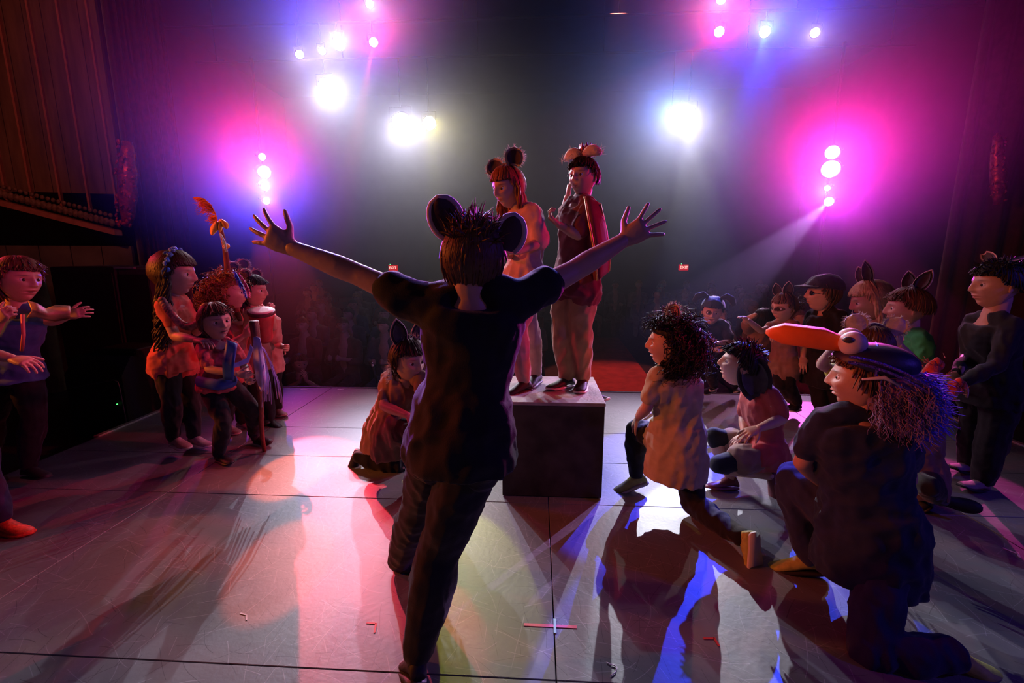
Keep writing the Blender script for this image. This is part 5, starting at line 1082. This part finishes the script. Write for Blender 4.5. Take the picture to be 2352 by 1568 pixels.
# ================================================================ the audience beyond the lip
def seat(parent, c, hzv):
    b = MB(); b.box((c.x-.25, c.y+.25, hzv+.38), (c.x+.25, c.y+.33, hzv+.98), bev=.03); b.box((c.x-.25, c.y-.28, hzv+.38), (c.x+.25, c.y+.25, hzv+.44), bev=.02); b.box((c.x-.05, c.y-.1, hzv), (c.x+.05, c.y+.1, hzv+.39)); return b
SEATM = mat('dark red seat plush', (.07, .012, .015), .9, .3, sheen=.3)
AUDM = [cloth('audience grey', (.10, .09, .10)), cloth('audience brown', (.14, .08, .05)), cloth('audience blue', (.04, .06, .12)), cloth('audience red', (.20, .04, .04)), cloth('audience cream', (.28, .24, .20))]
def spectator(k):
    """one seated spectator facing the stage, built at the origin"""
    t = empty('spectator', (0, 0, 0), 'spectator', 'person', 'spectators seated in the dark hall'); skm = mat('skin', (0, 0, 0))
    H = 1.7; Wd = dict(sh=(.19, .02, 1.06), el=(.25, -.08, .80), wr=(.08, -.33, .84+.05*(k % 3)))
    body = MB(); limb(body, [(0, .04, .6), (0, .03, 1.0), (0, .0, 1.25)], [.12, .13, .05]); 
    for s in (-1, 1):
        m_ = lambda q: (q[0]*s, q[1], q[2]); limb(body, [m_(Wd['el']), m_(Wd['wr'])], [.042, .032]); body.ell(m_((Wd['wr'][0]-.02, Wd['wr'][1]-.05, Wd['wr'][2]+.02)), (.035, .05, .055))
    V, F = remesh(body, .02, 3); hv, hf, hc_ = head_mesh(14, (.55, .36, .27), 0); Rm = head_rot((k*37) % 40-20, (k % 3)*3); hv = hv@Rm.T*.235+v3((0, -.02, 1.33)); n = len(V)
    b = add('body', np.concatenate([V, hv]), list(F)+[tuple(i+n for i in q) for q in hf], skm, t)
    C = np.concatenate([np.tile((.55, .36, .27), (n, 1)), hc_]); ca = b.data.color_attributes.new('Col', 'FLOAT_COLOR', 'POINT'); ca.data.foreach_set('color', np.concatenate([C, np.ones((len(C), 1))], 1).ravel())
    sh = MB(); torso(sh, [(v3((0, .05, .42)), v3((1, 0, 0)), .20, .14), (v3((0, .05, .7)), v3((1, 0, 0)), .17, .13), (v3((0, .04, 1.0)), v3((1, 0, 0)), .20, .12), (v3((0, .03, 1.13)), v3((1, 0, 0)), .13, .09), (v3((0, .03, 1.17)), v3((1, 0, 0)), .06, .06)])
    for s in (-1, 1): limb(sh, [(0, .03, 1.10), (s*.19, .02, 1.05), (s*.25, -.08, .80), (s*.16, -.22, .82)], [.07, .075, .055, .048]); limb(sh, [(s*.09, .0, .50), (s*.12, -.44, .50), (s*.12, -.44, .06)], [.085, .07, .055])
    V, F = remesh(sh, .02, 2, lambda v, n: .006*vnoise(v, 22, k)); add('clothes', V, F, AUDM[k % 5], t)
    Vc, Fc = cube_sphere(12); W_, *_ = head_shape(Vc); y, z = Vc[:, 1], Vc[:, 2]; tp = sst(.34-.55*sst(-.35, .25, y)-.65*sst(.2, .7, y)-.05, .44-.55*sst(-.35, .25, y)-.65*sst(.2, .7, y), z)
    cap = W_*(1+(.10*(1+.4*vnoise(W_, 14, k)))*tp-.12*(1-tp))[:, None]; hb = MB(); hb.put(cap@Rm.T*.235+v3((0, -.02, 1.33)), Fc); hb.build('hair', (HB, HM, HK, HR, HY)[k % 5], t)
    return t
protos = [spectator(k) for k in range(5)]
used = [False]*5; cnt = 0; rr_ = random.Random(5)
desc = ['grey', 'brown', 'blue', 'red', 'cream']
def copy_thing(root, loc):
    r = root.copy(); COL.objects.link(r); r.location = loc; r.name = 'spectator'
    for ch in list(root.children):
        c = ch.copy(); COL.objects.link(c); c.parent = r
    return r
row = 0; ORD = ['front', 'second', 'third', 'fourth', 'fifth', 'sixth', 'seventh', 'eighth', 'ninth']; NTH = ['first', 'second', 'third', 'fourth', 'fifth', 'sixth', 'seventh', 'eighth', 'ninth', 'tenth', 'eleventh', 'twelfth', 'thirteenth', 'fourteenth', 'fifteenth', 'sixteenth', 'seventeenth', 'eighteenth', 'nineteenth', 'twentieth']
for yy in np.arange(6.6, 13.2, .95):
    z0 = hz(yy)
    L_ = R_ = 0; xsr = sorted(np.arange(-6.0, 6.6, .62), key=lambda q: abs(q-1.3))
    for i, xx in enumerate(xsr):
        x = xx+(.31 if row % 2 else 0)
        if .2 < x < 2.5 and yy < 12: continue
        if yy < 10.2 and 8.4 < yy and min(abs(x-TOWERX[0]), abs(x-TOWERX[1])) < .75: continue
        if abs(x) > 2.2+yy*.36: continue
        if x < 1.35: L_ += 1; pos = '%s seat left of the aisle' % NTH[L_-1]
        else: R_ += 1; pos = '%s seat right of the aisle' % NTH[R_-1]
        s_ = bpy.data.objects.get('seat_proto')
        if s_ is None:
            b = seat(None, Vector((0, 0, 0)), 0); s_ = b.build('theatre_seat', SEATM, smooth=False); s_.name = 'seat_proto'; first = s_; tag(s_, 'dark red upholstered theatre seat in the dim rows', 'seat', 'theatre seats in rows'); so = s_
        else: so = s_.copy(); COL.objects.link(so); so.name = 'theatre_seat'
        so.location = (x, yy, z0); so['label'] = 'dark red theatre seat, %s row, %s' % (ORD[row], pos); so['group'] = 'theatre seats in rows'
        if rr_.random() < .72:
            k = rr_.randrange(5)
            o = protos[k] if not used[k] else copy_thing(protos[k], (0, 0, 0)); used[k] = True
            o.location = (x, yy, z0+.035); o.rotation_euler.z = rr_.uniform(-.15, .15); o.name = 'spectator'
            o['label'] = 'spectator in %s clothes, %s row, %s' % (desc[k], ORD[row], pos)
    row += 1
bpy.data.objects['seat_proto'].name = 'theatre_seat'
for k in range(5):
    if not used[k]: pass
# -- spectator clapping right at the stage edge
t, W, hc, Rm, hs = figure('bearded looking spectator in black clapping right at the stage edge, beyond the ribbons', 5.55,
 dict(shL=(660, 868, .02), shR=(722, 868, .02), elL=(652, 897, -.10), wrL=(688, 876, -.26), elR=(730, 892, -.10), wrR=(704, 874, -.26), hiL=(676, 945, .1), hiR=(708, 945, .1),
      knL=(672, 985, -.0), anL=(674, 1040, .1), toL=(670, 1050, .0), knR=(712, 985, .0), anR=(710, 1040, .1), toR=(714, 1050, .0)), 1.62, (689, 834, -.02, 44), (14, -6, 0), BLK, BLK, shoes(SHB), ('short', HM, dict(n=120, length=.12)),
 dict(L=dict(dir=(697, 860, -.28), n=(1, 0, 0), side=1, curl=.2), R=dict(dir=(699, 858, -.30), n=(-1, 0, 0), side=-1, curl=.2)), sleeves=.6, vox=.014)
t['label'] = 'spectator in black clapping right at the stage edge, beyond the ribbon staff'
